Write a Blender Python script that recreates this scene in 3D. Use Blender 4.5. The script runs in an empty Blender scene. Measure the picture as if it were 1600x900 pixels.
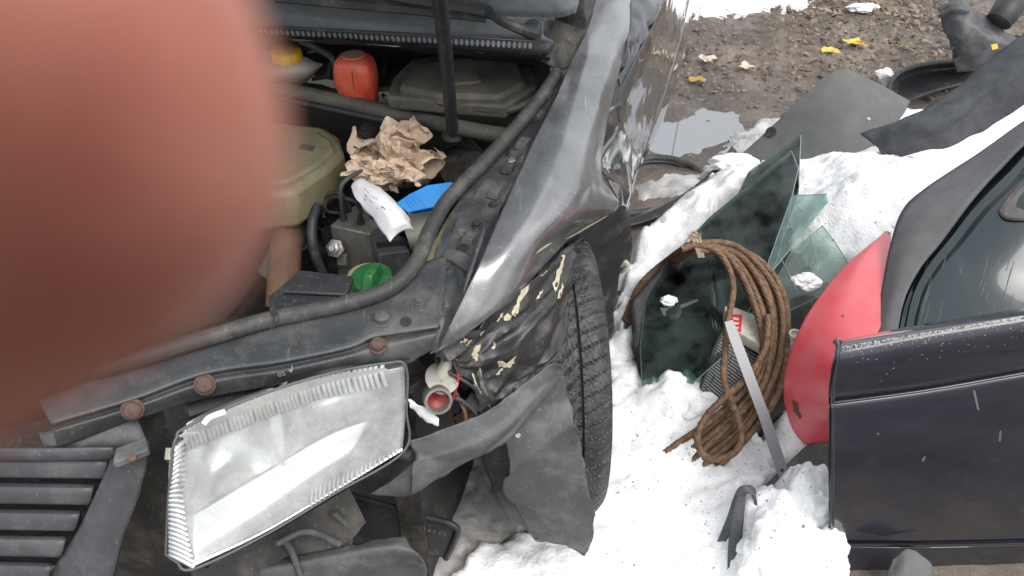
import bpy, bmesh, math, random
import numpy as np
from mathutils import Vector, noise, Matrix
from mathutils.bvhtree import BVHTree
random.seed(7); np.random.seed(7)
R = math.radians
SC = bpy.context.scene
COL = SC.collection

# ------------------------------------------------------------------ camera, sky, sun, exposure
CAM_H, PITCH, FPX = 1.576, R(39.0), 1250.0
cam_d = bpy.data.cameras.new('camera'); cam = bpy.data.objects.new('camera', cam_d); COL.objects.link(cam)
cam.location = (0, 0, CAM_H); cam.rotation_euler = (R(90) - PITCH, 0, 0)
cam_d.sensor_width = 36.0; cam_d.lens = 36.0 * FPX / 1600.0
cam_d.clip_start = 0.004; cam_d.clip_end = 500
cam_d.dof.use_dof = True; cam_d.dof.focus_distance = 1.75; cam_d.dof.aperture_fstop = 13.5
SC.camera = cam

SUN_EL, SUN_AZ = R(58), R(140)          # azimuth measured from +Y towards +X
world = bpy.data.worlds.new('World'); SC.world = world; world.use_nodes = True
wn = world.node_tree; wn.nodes.clear()
sky = wn.nodes.new('ShaderNodeTexSky'); sky.sky_type = 'NISHITA'; sky.sun_disc = False
sky.sun_elevation = SUN_EL; sky.sun_rotation = SUN_AZ
sky.air_density = 1.2; sky.dust_density = 6.0; sky.ozone_density = 1.0
hsv = wn.nodes.new('ShaderNodeHueSaturation'); hsv.inputs['Saturation'].default_value = 0.32
bgn = wn.nodes.new('ShaderNodeBackground'); bgn.inputs['Strength'].default_value = 0.15
won = wn.nodes.new('ShaderNodeOutputWorld')
cloud = wn.nodes.new('ShaderNodeMix'); cloud.data_type = 'RGBA'; cloud.inputs[0].default_value = .6     # even overcast veil over the clear sky
cloud.inputs[7].default_value = (5.6, 5.9, 6.3, 1)
wn.links.new(sky.outputs[0], hsv.inputs['Color']); wn.links.new(hsv.outputs[0], cloud.inputs[6]); wn.links.new(cloud.outputs[2], bgn.inputs[0]); wn.links.new(bgn.outputs[0], won.inputs[0])
sun_d = bpy.data.lights.new('sun', 'SUN'); sun = bpy.data.objects.new('sun', sun_d); COL.objects.link(sun)
sun_d.energy = 1.0; sun_d.angle = R(40); sun_d.color = (1, .96, .9)
sd = Vector((math.sin(SUN_AZ) * math.cos(SUN_EL), math.cos(SUN_AZ) * math.cos(SUN_EL), math.sin(SUN_EL)))
sun.rotation_euler = sd.to_track_quat('Z', 'Y').to_euler()
SC.view_settings.view_transform = 'Standard'; SC.view_settings.look = 'None'
SC.view_settings.exposure = 0.7; SC.view_settings.gamma = 1.0

# ------------------------------------------------------------------ helpers
CAM = Vector((0, 0, CAM_H))
FW = Vector((0, math.cos(PITCH), -math.sin(PITCH))); UPV = Vector((0, math.sin(PITCH), math.cos(PITCH)))
def ray(px, py):
    return Vector((1, 0, 0)) * ((px - 800) / FPX) + FW + UPV * ((450 - py) / FPX)
def U(px, py, z):                                    # the place at height z seen along this direction
    d = ray(px, py); return CAM + d * ((z - CAM_H) / d.z)
def UD(px, py, depth): return CAM + ray(px, py) * depth
def plane3(a, b, c):
    a, b, c = U(*a), U(*b), U(*c); n = (b - a).cross(c - a).normalized()
    return (a, n)
def UP(px, py, pl):
    d = ray(px, py); t = (pl[0] - CAM).dot(pl[1]) / d.dot(pl[1]); return CAM + d * t
ORG = {}
def empty(name, loc, label=None, cat=None, group=None):
    o = bpy.data.objects.new(name, None); COL.objects.link(o); o.location = loc; ORG[o] = Vector(loc)
    o.empty_display_size = .05
    return tag(o, label, cat, group)
def tag(o, label=None, cat=None, group=None, kind=None):
    if label: o['label'] = label
    if cat: o['category'] = cat
    if group: o['group'] = group
    if kind: o['kind'] = kind
    return o
def build(name, vs, fs, mat, parent=None, smooth=True, angle=40, bevel=0, solid=0, subd=0, solid_off=-1):
    vs = [Vector(v) for v in vs]
    if parent is not None: org = ORG[parent]
    else:
        n = len(vs); org = Vector((sum(v.x for v in vs) / n, sum(v.y for v in vs) / n, min(v.z for v in vs)))
    me = bpy.data.meshes.new(name)
    me.from_pydata([tuple(v - org) for v in vs], [], fs); me.update()
    bm = bmesh.new(); bm.from_mesh(me)
    if not solid: bmesh.ops.recalc_face_normals(bm, faces=bm.faces)
    bm.to_mesh(me); bm.free()
    if smooth:
        me.polygons.foreach_set('use_smooth', [True] * len(me.polygons)); me.set_sharp_from_angle(angle=R(angle))
    me.materials.append(mat)
    o = bpy.data.objects.new(name, me); COL.objects.link(o)
    if parent is not None: o.parent = parent; o.location = (0, 0, 0)
    else: o.location = org
    ORG[o] = org
    if solid:
        m = o.modifiers.new('solid', 'SOLIDIFY'); m.thickness = solid; m.offset = solid_off
    if bevel:
        m = o.modifiers.new('bevel', 'BEVEL'); m.width = bevel; m.segments = 2; m.limit_method = 'ANGLE'; m.angle_limit = R(35)
    if subd:
        m = o.modifiers.new('subd', 'SUBSURF'); m.levels = m.render_levels = subd
    return o
def cr(pts, n):                                      # Catmull-Rom resampling
    pts = [Vector(p) for p in pts]
    if len(pts) == 1: return [pts[0].copy() for _ in range(n)]
    out = []; m = len(pts) - 1
    for i in range(n):
        t = i / (n - 1) * m; k = min(int(t), m - 1); f = t - k
        p1, p2 = pts[k], pts[k + 1]
        p0 = pts[k - 1] if k > 0 else p1 * 2 - p2
        p3 = pts[k + 2] if k + 2 <= m else p2 * 2 - p1
        out.append(.5 * ((2 * p1) + (p2 - p0) * f + (2 * p0 - 5 * p1 + 4 * p2 - p3) * f * f + (3 * p1 - p0 - 3 * p2 + p3) * f ** 3))
    return out
def nvec(p): return Vector((noise.noise(p), noise.noise(p + Vector((31.4, 7.7, 12.3))), noise.noise(p + Vector((5.9, 53.1, 27.8)))))
def fbm(p, s, o=3): return noise.fractal(p * s, 1.0, 2.0, o)
def grid_rows(rows, nu, nv):
    rr = [cr(r, nv) for r in rows]; cols = [cr([r[j] for r in rr], nu) for j in range(nv)]
    return [[cols[j][i] for j in range(nv)] for i in range(nu)]
def loft(name, rows, nu, nv, mat, parent=None, solid=0, crumple=None, fn=None, edge=None, px=True, **k):
    if px: rows = [[U(*p) for p in r] for r in rows]
    g = grid_rows(rows, nu, nv)
    nrm = [[None] * nv for _ in range(nu)]
    for i in range(nu):
        for j in range(nv):
            a = g[min(i + 1, nu - 1)][j] - g[max(i - 1, 0)][j]; b = g[i][min(j + 1, nv - 1)] - g[i][max(j - 1, 0)]
            n = a.cross(b); n = n.normalized() if n.length > 1e-9 else Vector((0, 0, 1))
            if n.dot(CAM - g[i][j]) < 0: n = -n
            nrm[i][j] = n
    vs = []
    for i in range(nu):
        for j in range(nv):
            p = g[i][j].copy()
            if crumple:
                amp, s, o = crumple; p += nrm[i][j] * (amp * fbm(p + Vector((3.1, 1.7, 9.2)), s, o))
            if fn: p += nrm[i][j] * fn(i / (nu - 1), j / (nv - 1), p)
            if edge and (i in (0, nu - 1) or j in (0, nv - 1)): p += nvec(p * edge[1]) * edge[0]
            vs.append(p)
    fs = [(i * nv + j, i * nv + j + 1, (i + 1) * nv + j + 1, (i + 1) * nv + j) for i in range(nu - 1) for j in range(nv - 1)]
    # consistent facing towards the viewer so that thickness goes inwards
    c = fs[len(fs) // 2]; n = (vs[c[1]] - vs[c[0]]).cross(vs[c[3]] - vs[c[0]])
    if n.dot(CAM - vs[c[0]]) < 0: fs = [f[::-1] for f in fs]
    return build(name, vs, fs, mat, parent, solid=solid, **k)
def frames(pts):
    ts = []
    for i in range(len(pts)):
        t = pts[min(i + 1, len(pts) - 1)] - pts[max(i - 1, 0)]; ts.append(t.normalized() if t.length > 1e-9 else Vector((0, 0, 1)))
    up = Vector((0, 0, 1)) if abs(ts[0].z) < .9 else Vector((1, 0, 0))
    n = (up - ts[0] * up.dot(ts[0])).normalized(); res = []
    for t in ts:
        n = (n - t * n.dot(t)); n = n.normalized() if n.length > 1e-6 else t.orthogonal().normalized()
        res.append((t, n, t.cross(n)))
    return res
def tube(name, pts, r, mat, parent=None, seg=10, n=None, strands=0, lay=.05, ribs=0, flat=1.0, px=False, **k):
    if px: pts = [U(*p) for p in pts]
    n = n or max(2, len(pts) * 6); pts = cr(pts, n)
    rr = r if isinstance(r, (list, tuple)) else [r]
    fr = frames(pts); vs = []; s = 0
    for i, p in enumerate(pts):
        if i: s += (p - pts[i - 1]).length
        t = i / (n - 1) * (len(rr) - 1); a = min(int(t), len(rr) - 1); b = min(a + 1, len(rr) - 1); rad = rr[a] + (rr[b] - rr[a]) * (t - a)
        if ribs: rad *= 1 + .1 * math.sin(s / ribs * 2 * math.pi)
        for q in range(seg):
            th = 2 * math.pi * q / seg; ra = rad
            if strands: ra = rad * (1 + .34 * (abs(math.cos(strands / 2 * (th + s / lay * 2 * math.pi / 1))) - .6))
            vs.append(p + fr[i][1] * (math.cos(th) * ra * flat) + fr[i][2] * (math.sin(th) * ra))
    fs = [(i * seg + q, i * seg + (q + 1) % seg, (i + 1) * seg + (q + 1) % seg, (i + 1) * seg + q) for i in range(n - 1) for q in range(seg)]
    fs += [tuple(range(seg))[::-1], tuple((n - 1) * seg + q for q in range(seg))]
    return build(name, vs, fs, mat, parent, **k)
def lathe(name, base, axis, prof, mat, parent=None, seg=28, lobes=0, lobe_amp=0, **k):   # prof: (radius, height)
    axis = Vector(axis).normalized(); x = axis.orthogonal().normalized(); y = axis.cross(x); vs = []; m = len(prof)
    for r, h in prof:
        for q in range(seg):
            th = 2 * math.pi * q / seg; rr = r * (1 + lobe_amp * math.cos(lobes * th)) if lobes else r
            vs.append(Vector(base) + axis * h + x * (rr * math.cos(th)) + y * (rr * math.sin(th)))
    fs = [(i * seg + q, i * seg + (q + 1) % seg, (i + 1) * seg + (q + 1) % seg, (i + 1) * seg + q) for i in range(m - 1) for q in range(seg)]
    fs += [tuple(range(seg))[::-1], tuple((m - 1) * seg + q for q in range(seg))]
    return build(name, vs, fs, mat, parent, **k)
def extrude(name, poly, vec, mat, parent=None, **k):   # poly: 3D outline, swept by vec
    poly = [Vector(p) for p in poly]; n = len(poly); vec = Vector(vec)
    vs = poly + [p + vec for p in poly]
    fs = [tuple(range(n)), tuple(range(2 * n - 1, n - 1, -1))] + [(i, (i + 1) % n + 0, (i + 1) % n + n, i + n) for i in range(n)]
    return build(name, vs, fs, mat, parent, **k)
def slab(name, poly, z, h, mat, parent=None, **k):     # level top of outline at height z, h deep
    return extrude(name, [U(x, y, z) for x, y in poly], (0, 0, -h), mat, parent, **k)
def plate(name, poly, pl, th, mat, parent=None, **k):  # outline on a tilted plane, with thickness away from the viewer
    n = pl[1] if pl[1].dot(CAM - pl[0]) < 0 else -pl[1]
    return extrude(name, [UP(x, y, pl) for x, y in poly], n * th, mat, parent, **k)
def frustum(name, c, sx, sy, sz, mat, parent=None, taper=1.0, rz=0, tilt=(0, 0), **k):
    vs = []; m = Matrix.Rotation(rz, 3, 'Z') @ Matrix.Rotation(tilt[0], 3, 'X') @ Matrix.Rotation(tilt[1], 3, 'Y')
    for z, s in ((0, 1), (1, taper)):
        for x, y in ((-1, -1), (1, -1), (1, 1), (-1, 1)): vs.append(Vector(c) + m @ Vector((x * sx / 2 * s, y * sy / 2 * s, z * sz)))
    return build(name, vs, [(3, 2, 1, 0), (4, 5, 6, 7), (0, 1, 5, 4), (1, 2, 6, 5), (2, 3, 7, 6), (3, 0, 4, 7)], mat, parent, **k)
def bvh(o):
    org = ORG[o]; me = o.data
    return BVHTree.FromPolygons([v.co + org for v in me.vertices], [tuple(p.vertices) for p in me.polygons])
def ragged(poly, n, amp, seed):                         # pixel outline with a torn edge
    rnd = random.Random(seed); out = []
    for i in range(len(poly)):
        a, b = poly[i], poly[(i + 1) % len(poly)]
        for k in range(n):
            t = k / n; out.append((a[0] + (b[0] - a[0]) * t + rnd.uniform(-amp, amp), a[1] + (b[1] - a[1]) * t + rnd.uniform(-amp, amp)))
    return out
def decal(name, poly, target, mat, parent, off=.0012):  # thin patch laid onto a real surface
    tr = bvh(target); pts = []
    for x, y in poly:
        d = ray(x, y).normalized(); h = tr.ray_cast(CAM, d)
        if h[0] is None: continue
        n = h[1] if h[1].dot(d) < 0 else -h[1]
        pts.append(h[0] + n * off)
    if len(pts) < 3: return None
    c = sum(pts, Vector()) / len(pts); d = (c - CAM).normalized(); h = tr.ray_cast(CAM, d)
    if h[0] is not None: c = h[0] + (h[1] if h[1].dot(d) < 0 else -h[1]) * (off * 1.4)
    vs = pts + [c]; n = len(pts)
    return build(name, vs, [(i, (i + 1) % n, n) for i in range(n)], mat, parent)

# ------------------------------------------------------------------ materials
def M(name, c1, c2=None, rough=.5, metal=0, scale=14, bump=0, bscale=60, rvar=.12, coat=0, dust=None, sss=0, spec=.5, stretch=None, coat_rough=.06, coat_ior=1.5, grit=None):
    m = bpy.data.materials.new(name); m.use_nodes = True; nt = m.node_tree; N, L = nt.nodes, nt.links
    b = N['Principled BSDF']; tc = N.new('ShaderNodeTexCoord'); src = tc.outputs['Object']
    if stretch:
        mp = N.new('ShaderNodeMapping'); mp.inputs['Scale'].default_value = stretch; L.new(src, mp.inputs[0]); src = mp.outputs[0]
    nz = N.new('ShaderNodeTexNoise'); nz.inputs['Scale'].default_value = scale; nz.inputs['Detail'].default_value = 6; nz.inputs['Roughness'].default_value = .62; L.new(src, nz.inputs['Vector'])
    rp = N.new('ShaderNodeValToRGB'); rp.color_ramp.elements[0].position = .32; rp.color_ramp.elements[1].position = .68
    rp.color_ramp.elements[0].color = (*c1, 1); rp.color_ramp.elements[1].color = (*(c2 or c1), 1); L.new(nz.outputs['Fac'], rp.inputs[0]); col = rp.outputs[0]
    rgh = None
    if dust:                                             # (colour, low, high, scale[, roughness])
        dz = N.new('ShaderNodeTexNoise'); dz.inputs['Scale'].default_value = dust[3]; dz.inputs['Detail'].default_value = 8; dz.inputs['Roughness'].default_value = .7; L.new(src, dz.inputs['Vector'])
        dr = N.new('ShaderNodeMapRange'); dr.inputs['From Min'].default_value = dust[1]; dr.inputs['From Max'].default_value = dust[2]; L.new(dz.outputs['Fac'], dr.inputs['Value'])
        mx = N.new('ShaderNodeMix'); mx.data_type = 'RGBA'; L.new(dr.outputs[0], mx.inputs[0]); L.new(col, mx.inputs[6]); mx.inputs[7].default_value = (*dust[0], 1); col = mx.outputs[2]
        if len(dust) > 4:
            mr2 = N.new('ShaderNodeMix'); L.new(dr.outputs[0], mr2.inputs[0]); mr2.inputs[2].default_value = rough; mr2.inputs[3].default_value = dust[4]; rgh = mr2.outputs[0]
    if grit:                                             # (colour, threshold, scale, strength): fine specks of dirt and tiny scuffs
        g1 = N.new('ShaderNodeTexNoise'); g1.inputs['Scale'].default_value = grit[2]; g1.inputs['Detail'].default_value = 3; L.new(tc.outputs['Object'], g1.inputs['Vector'])
        g2 = N.new('ShaderNodeMapRange'); g2.inputs['From Min'].default_value = grit[1]; g2.inputs['From Max'].default_value = grit[1] + .05; g2.inputs['To Max'].default_value = grit[3]; L.new(g1.outputs['Fac'], g2.inputs['Value'])
        mp2 = N.new('ShaderNodeMapping'); mp2.inputs['Rotation'].default_value = (.3, .2, .7); mp2.inputs['Scale'].default_value = (grit[2] * 1.6, grit[2] * .07, grit[2] * .5); L.new(tc.outputs['Object'], mp2.inputs[0])
        g3 = N.new('ShaderNodeTexNoise'); g3.inputs['Scale'].default_value = 1; g3.inputs['Detail'].default_value = 2; L.new(mp2.outputs[0], g3.inputs['Vector'])
        g4 = N.new('ShaderNodeMapRange'); g4.inputs['From Min'].default_value = .67; g4.inputs['From Max'].default_value = .75; g4.inputs['To Max'].default_value = grit[3] * .8; L.new(g3.outputs['Fac'], g4.inputs['Value'])
        mxm = N.new('ShaderNodeMath'); mxm.operation = 'MAXIMUM'; L.new(g2.outputs[0], mxm.inputs[0]); L.new(g4.outputs[0], mxm.inputs[1])
        mg = N.new('ShaderNodeMix'); mg.data_type = 'RGBA'; L.new(mxm.outputs[0], mg.inputs[0]); L.new(col, mg.inputs[6]); mg.inputs[7].default_value = (*grit[0], 1); col = mg.outputs[2]
    L.new(col, b.inputs['Base Color'])
    if rgh: L.new(rgh, b.inputs['Roughness'])
    else:
        mr = N.new('ShaderNodeMapRange'); mr.inputs['To Min'].default_value = max(0, rough - rvar); mr.inputs['To Max'].default_value = min(1, rough + rvar); L.new(nz.outputs['Fac'], mr.inputs['Value']); L.new(mr.outputs[0], b.inputs['Roughness'])
    b.inputs['Metallic'].default_value = metal; b.inputs['Specular IOR Level'].default_value = spec
    if coat: b.inputs['Coat Weight'].default_value = coat; b.inputs['Coat Roughness'].default_value = coat_rough; b.inputs['Coat IOR'].default_value = coat_ior
    if sss: b.inputs['Subsurface Weight'].default_value = sss
    if bump:
        bz = N.new('ShaderNodeTexNoise'); bz.inputs['Scale'].default_value = bscale; bz.inputs['Detail'].default_value = 5; L.new(src, bz.inputs['Vector'])
        bp = N.new('ShaderNodeBump'); bp.inputs['Strength'].default_value = bump; bp.inputs['Distance'].default_value = .01; L.new(bz.outputs['Fac'], bp.inputs['Height']); L.new(bp.outputs[0], b.inputs['Normal'])
    return m
def glassy(name, tint, rough=.02, haze=None, ior=1.5, haze_amt=(.45, .75, .25)):   # thin tinted sheet glass with an uneven matt film
    m = bpy.data.materials.new(name); m.use_nodes = True; nt = m.node_tree; N, L = nt.nodes, nt.links; N.clear()
    out = N.new('ShaderNodeOutputMaterial'); tr = N.new('ShaderNodeBsdfTransparent'); tr.inputs[0].default_value = (*tint, 1)
    gl = N.new('ShaderNodeBsdfGlossy'); gl.inputs['Roughness'].default_value = rough; fr = N.new('ShaderNodeFresnel'); fr.inputs[0].default_value = ior
    mx = N.new('ShaderNodeMixShader'); L.new(fr.outputs[0], mx.inputs[0]); L.new(tr.outputs[0], mx.inputs[1]); L.new(gl.outputs[0], mx.inputs[2]); last = mx.outputs[0]
    if haze:
        df = N.new('ShaderNodeBsdfDiffuse'); df.inputs[0].default_value = (*haze, 1); tc = N.new('ShaderNodeTexCoord')
        nz = N.new('ShaderNodeTexNoise'); nz.inputs['Scale'].default_value = 9; nz.inputs['Detail'].default_value = 9; nz.inputs['Roughness'].default_value = .7; L.new(tc.outputs['Object'], nz.inputs['Vector'])
        mr = N.new('ShaderNodeMapRange'); mr.inputs['From Min'].default_value = haze_amt[0]; mr.inputs['From Max'].default_value = haze_amt[1]; mr.inputs['To Max'].default_value = haze_amt[2]; L.new(nz.outputs['Fac'], mr.inputs['Value'])
        m2 = N.new('ShaderNodeMixShader'); L.new(mr.outputs[0], m2.inputs[0]); L.new(last, m2.inputs[1]); L.new(df.outputs[0], m2.inputs[2]); last = m2.outputs[0]
    L.new(last, out.inputs[0]); return m
DUST = (.20, .19, .175)
m_fender = M('dusty_black_paint', (.016, .016, .017), (.028, .028, .029), rough=.35, coat=1, coat_ior=2.0, dust=((.23, .235, .24), .32, .8, 5, .6), bump=.05, bscale=260, coat_rough=.19, stretch=(1, .6, 1), grit=((.4, .4, .4), .68, 120, .45))
m_gloss = M('glossy_black_paint', (.01, .01, .011), (.016, .016, .017), rough=.2, coat=1, dust=((.10, .095, .085), .56, .8, 9, .4), coat_rough=.02)
m_crush = M('scraped_black_paint', (.014, .014, .015), (.028, .027, .026), rough=.5, coat=.25, coat_rough=.2, dust=((.10, .09, .075), .52, .85, 16, .75), bump=.08, bscale=90, stretch=(.5, 1.6, 1), grit=((.26, .25, .235), .66, 150, .32))
m_primer = M('bare_primer', (.42, .37, .25), (.62, .57, .43), rough=.8, scale=60, bump=.2, bscale=200)
m_plast = M('dusty_black_plastic', (.02, .021, .023), (.034, .036, .039), rough=.5, dust=(DUST, .55, .9, 22, .8), bump=.05, bscale=300, grit=((.26, .25, .235), .66, 150, .32))
m_cowl = M('weathered_cowl_plastic', (.085, .095, .1), (.12, .13, .135), rough=.6, dust=((.2, .2, .2), .5, .9, 12, .8), grit=((.26, .25, .235), .66, 150, .32))
m_plast2 = M('grey_black_plastic', (.058, .06, .064), (.09, .093, .096), rough=.55, dust=((.2, .2, .2), .5, .85, 16, .8), bump=.06, bscale=200, grit=((.26, .25, .235), .66, 150, .32))
m_lock = M('painted_black_steel', (.035, .038, .041), (.052, .055, .059), rough=.4, dust=((.16, .155, .145), .46, .9, 11, .75), bump=.04, bscale=250, grit=((.26, .25, .235), .66, 150, .32))
m_grille = M('grille_plastic', (.05, .052, .057), (.075, .077, .083), rough=.42, dust=((.15, .15, .15), .5, .95, 14, .7), bump=.08, bscale=500, grit=((.26, .25, .235), .66, 150, .32))
m_rubber = M('black_rubber', (.03, .03, .03), (.05, .049, .047), rough=.62, dust=((.16, .15, .14), .48, .85, 18), bump=.05, bscale=200, grit=((.26, .25, .235), .66, 150, .32))
m_tyre = M('tyre_rubber', (.022, .023, .024), (.042, .042, .042), rough=.55, dust=((.13, .13, .125), .5, .85, 30), bump=.08, bscale=400, grit=((.26, .25, .235), .66, 150, .32))
m_dirtbay = M('dusty_engine_plastic', (.055, .053, .046), (.1, .095, .08), rough=.65, dust=((.2, .18, .14), .45, .8, 9, .85), bump=.12, bscale=140, grit=((.26, .25, .235), .66, 150, .32))
m_bay = M('grimy_dark_steel', (.018, .018, .018), (.035, .033, .03), rough=.6, dust=((.12, .105, .08), .48, .85, 14, .85), bump=.2, bscale=90, grit=((.26, .25, .235), .66, 150, .32))
m_alu = M('cast_aluminium', (.22, .21, .19), (.34, .33, .3), rough=.55, metal=.55, bump=.2, bscale=160, dust=((.14, .12, .09), .5, .8, 20, .85))
m_steel = M('zinc_steel', (.3, .29, .27), (.45, .44, .42), rough=.42, metal=.8, dust=((.13, .1, .07), .5, .8, 60, .8))
m_rustbolt = M('rusty_bolt', (.085, .05, .043), (.14, .085, .07), rough=.8, scale=120, bump=.4, bscale=400)
m_tank = M('yellowed_tank_plastic', (.19, .175, .10), (.3, .275, .17), rough=.42, sss=.15, dust=((.14, .12, .07), .48, .8, 12, .75), bump=.05)
m_tankw = M('grey_white_tank_plastic', (.4, .38, .31), (.5, .48, .4), rough=.45, sss=.15, dust=((.22, .2, .16), .42, .8, 14, .8), bump=.04)
m_yellow = M('yellow_cap_plastic', (.62, .36, .02), (.72, .45, .04), rough=.4, dust=((.35, .25, .1), .5, .85, 50))
m_green = M('green_cap_plastic', (.01, .09, .022), (.016, .13, .03), rough=.35, dust=((.08, .16, .07), .5, .85, 60))
m_redjug = M('orange_red_plastic', (.62, .06, .03), (.75, .13, .06), rough=.4, dust=((.45, .25, .18), .5, .85, 30), scale=25)
m_dull = M('faded_jug_cap', (.4, .2, .14), (.5, .3, .22), rough=.7)
m_rustpipe = M('rusty_pipe', (.1, .055, .035), (.18, .1, .06), rough=.8, bump=.3, bscale=120)
m_paper = M('brown_tissue_paper', (.56, .4, .28), (.76, .6, .46), rough=.85, scale=22, dust=((.16, .11, .075), .52, .72, 14), bump=.3, bscale=120)
m_white = M('white_paper', (.78, .78, .78), (.86, .86, .86), rough=.7, scale=30, dust=((.2, .19, .2), .68, .78, 70), bump=.05)
m_blue = M('blue_plastic', (.0, .19, .55), (.01, .25, .66), rough=.35, dust=((.06, .09, .16), .62, .85, 25))
m_chrome = M('headlight_reflector', (.94, .95, .95), (.97, .97, .97), rough=.22, metal=1, rvar=.05, scale=5)
m_chromer = M('dulled_reflector', (.8, .82, .81), (.88, .89, .88), rough=.2, metal=.92, rvar=.05, scale=6)
m_lens = glassy('headlight_glass', (.97, .98, .97), rough=.04, haze=(.92, .93, .92), haze_amt=(.2, .75, .5))  # white haze stands in for the bright sky reflected inside the lamp
m_rib = glassy('ribbed_lens_glass', (.93, .95, .94), rough=.08, haze=(.88, .9, .89), ior=1.9, haze_amt=(.1, .7, .6))
m_ribs = M('silvered_lens_rib', (.7, .72, .72), (.85, .86, .86), rough=.18, metal=.75, scale=40)
m_wind = glassy('windscreen_glass', (.6, .66, .68), rough=.03, haze=(.42, .45, .48), haze_amt=(.1, .6, .6))  # bluish haze paints the sky reflection on the windscreen
m_pane = glassy('green_tinted_glass', (.76, .85, .81), rough=.02, haze=(.42, .48, .47), haze_amt=(.35, .8, .3))
m_pane2 = glassy('dark_tinted_glass', (.68, .8, .76), rough=.02, haze=(.32, .38, .37), haze_amt=(.38, .85, .28))
m_edge = M('ground_glass_edge', (.2, .27, .25), (.34, .42, .4), rough=.3)
m_rope = M('rusty_wire_rope', (.085, .05, .03), (.26, .155, .09), rough=.62, metal=.3, scale=70, dust=((.32, .22, .14), .55, .85, 60, .7), bump=.3, bscale=500)
m_string = M('frayed_string', (.3, .24, .17), (.45, .37, .27), rough=.9)
m_red = M('red_plastic', (.74, .07, .09), (.8, .1, .12), rough=.45, coat=1, coat_ior=1.8, dust=((.6, .16, .17), .45, .85, 14), coat_rough=.28)
m_navy = M('navy_paint', (.005, .007, .016), (.008, .010, .022), rough=.25, coat=1, dust=((.03, .035, .045), .55, 1.0, 7, .4), coat_rough=.04)
m_grit = M('frost_grit', (.5, .48, .44), (.68, .67, .64), rough=.8)
m_dgreen = M('dark_green_paint', (.003, .013, .015), (.006, .02, .022), rough=.2, coat=.8, coat_rough=.05, dust=((.04, .06, .062), .58, .95, 6, .5), stretch=(3.5, .5, .8))
m_felt = M('grey_felt_trim', (.11, .11, .112), (.15, .15, .152), rough=.9, bump=.15, bscale=400, grit=((.26, .25, .235), .66, 150, .32))
m_carpet = M('charcoal_carpet', (.06, .064, .07), (.1, .104, .112), rough=.95, scale=30, bump=.6, bscale=300)
m_board = M('grey_fibre_board', (.1, .105, .1), (.14, .145, .138), rough=.85, bump=.15, bscale=250, grit=((.26, .25, .235), .66, 150, .32))
m_plateg = M('scuffed_grey_plate', (.07, .065, .06), (.12, .112, .1), rough=.6, bump=.1, dust=((.2, .19, .17), .55, .8, 30), grit=((.26, .25, .235), .66, 150, .32))
m_strip = M('grey_metal_strip', (.2, .2, .21), (.27, .27, .28), rough=.45, metal=.3)
m_bpl = M('battery_case_black', (.02, .021, .022), rough=.45)
m_print = M('pale_label_print', (.3, .31, .31), (.4, .41, .41), rough=.6)
m_cream = M('cream_battery_top', (.5, .47, .4), (.62, .6, .52), rough=.6, dust=((.25, .2, .14), .5, .8, 40))
m_redp = M('red_sticker', (.6, .02, .03), rough=.5)
m_pink = M('pink_clip', (.6, .12, .16), rough=.5)
m_leafy = M('yellow_leaf', (.6, .42, .06), (.7, .52, .12), rough=.7, scale=60)
m_leafb = M('brown_leaf', (.19, .14, .1), (.33, .25, .175), rough=.8, scale=8)
m_leafp = M('pale_leaf', (.5, .42, .32), (.62, .55, .44), rough=.75, scale=60)
m_leafo = M('orange_brown_leaf', (.4, .22, .06), (.5, .3, .1), rough=.7, scale=60)
m_twig = M('dry_twig', (.12, .09, .06), (.2, .15, .1), rough=.9)
m_ice = M('dirty_ice', (.36, .345, .33), (.6, .59, .58), rough=.35, scale=9, bump=.4, bscale=40, dust=((.16, .145, .13), .52, .75, 13, .6))
m_wire = M('red_wire', (.4, .03, .03), rough=.5)
m_amber = M('red_socket_lining', (.2, .015, .012), (.27, .025, .018), rough=.4)
m_sleeve = M('dark_sleeve', (.02, .022, .03), rough=.9, bump=.3)
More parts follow.
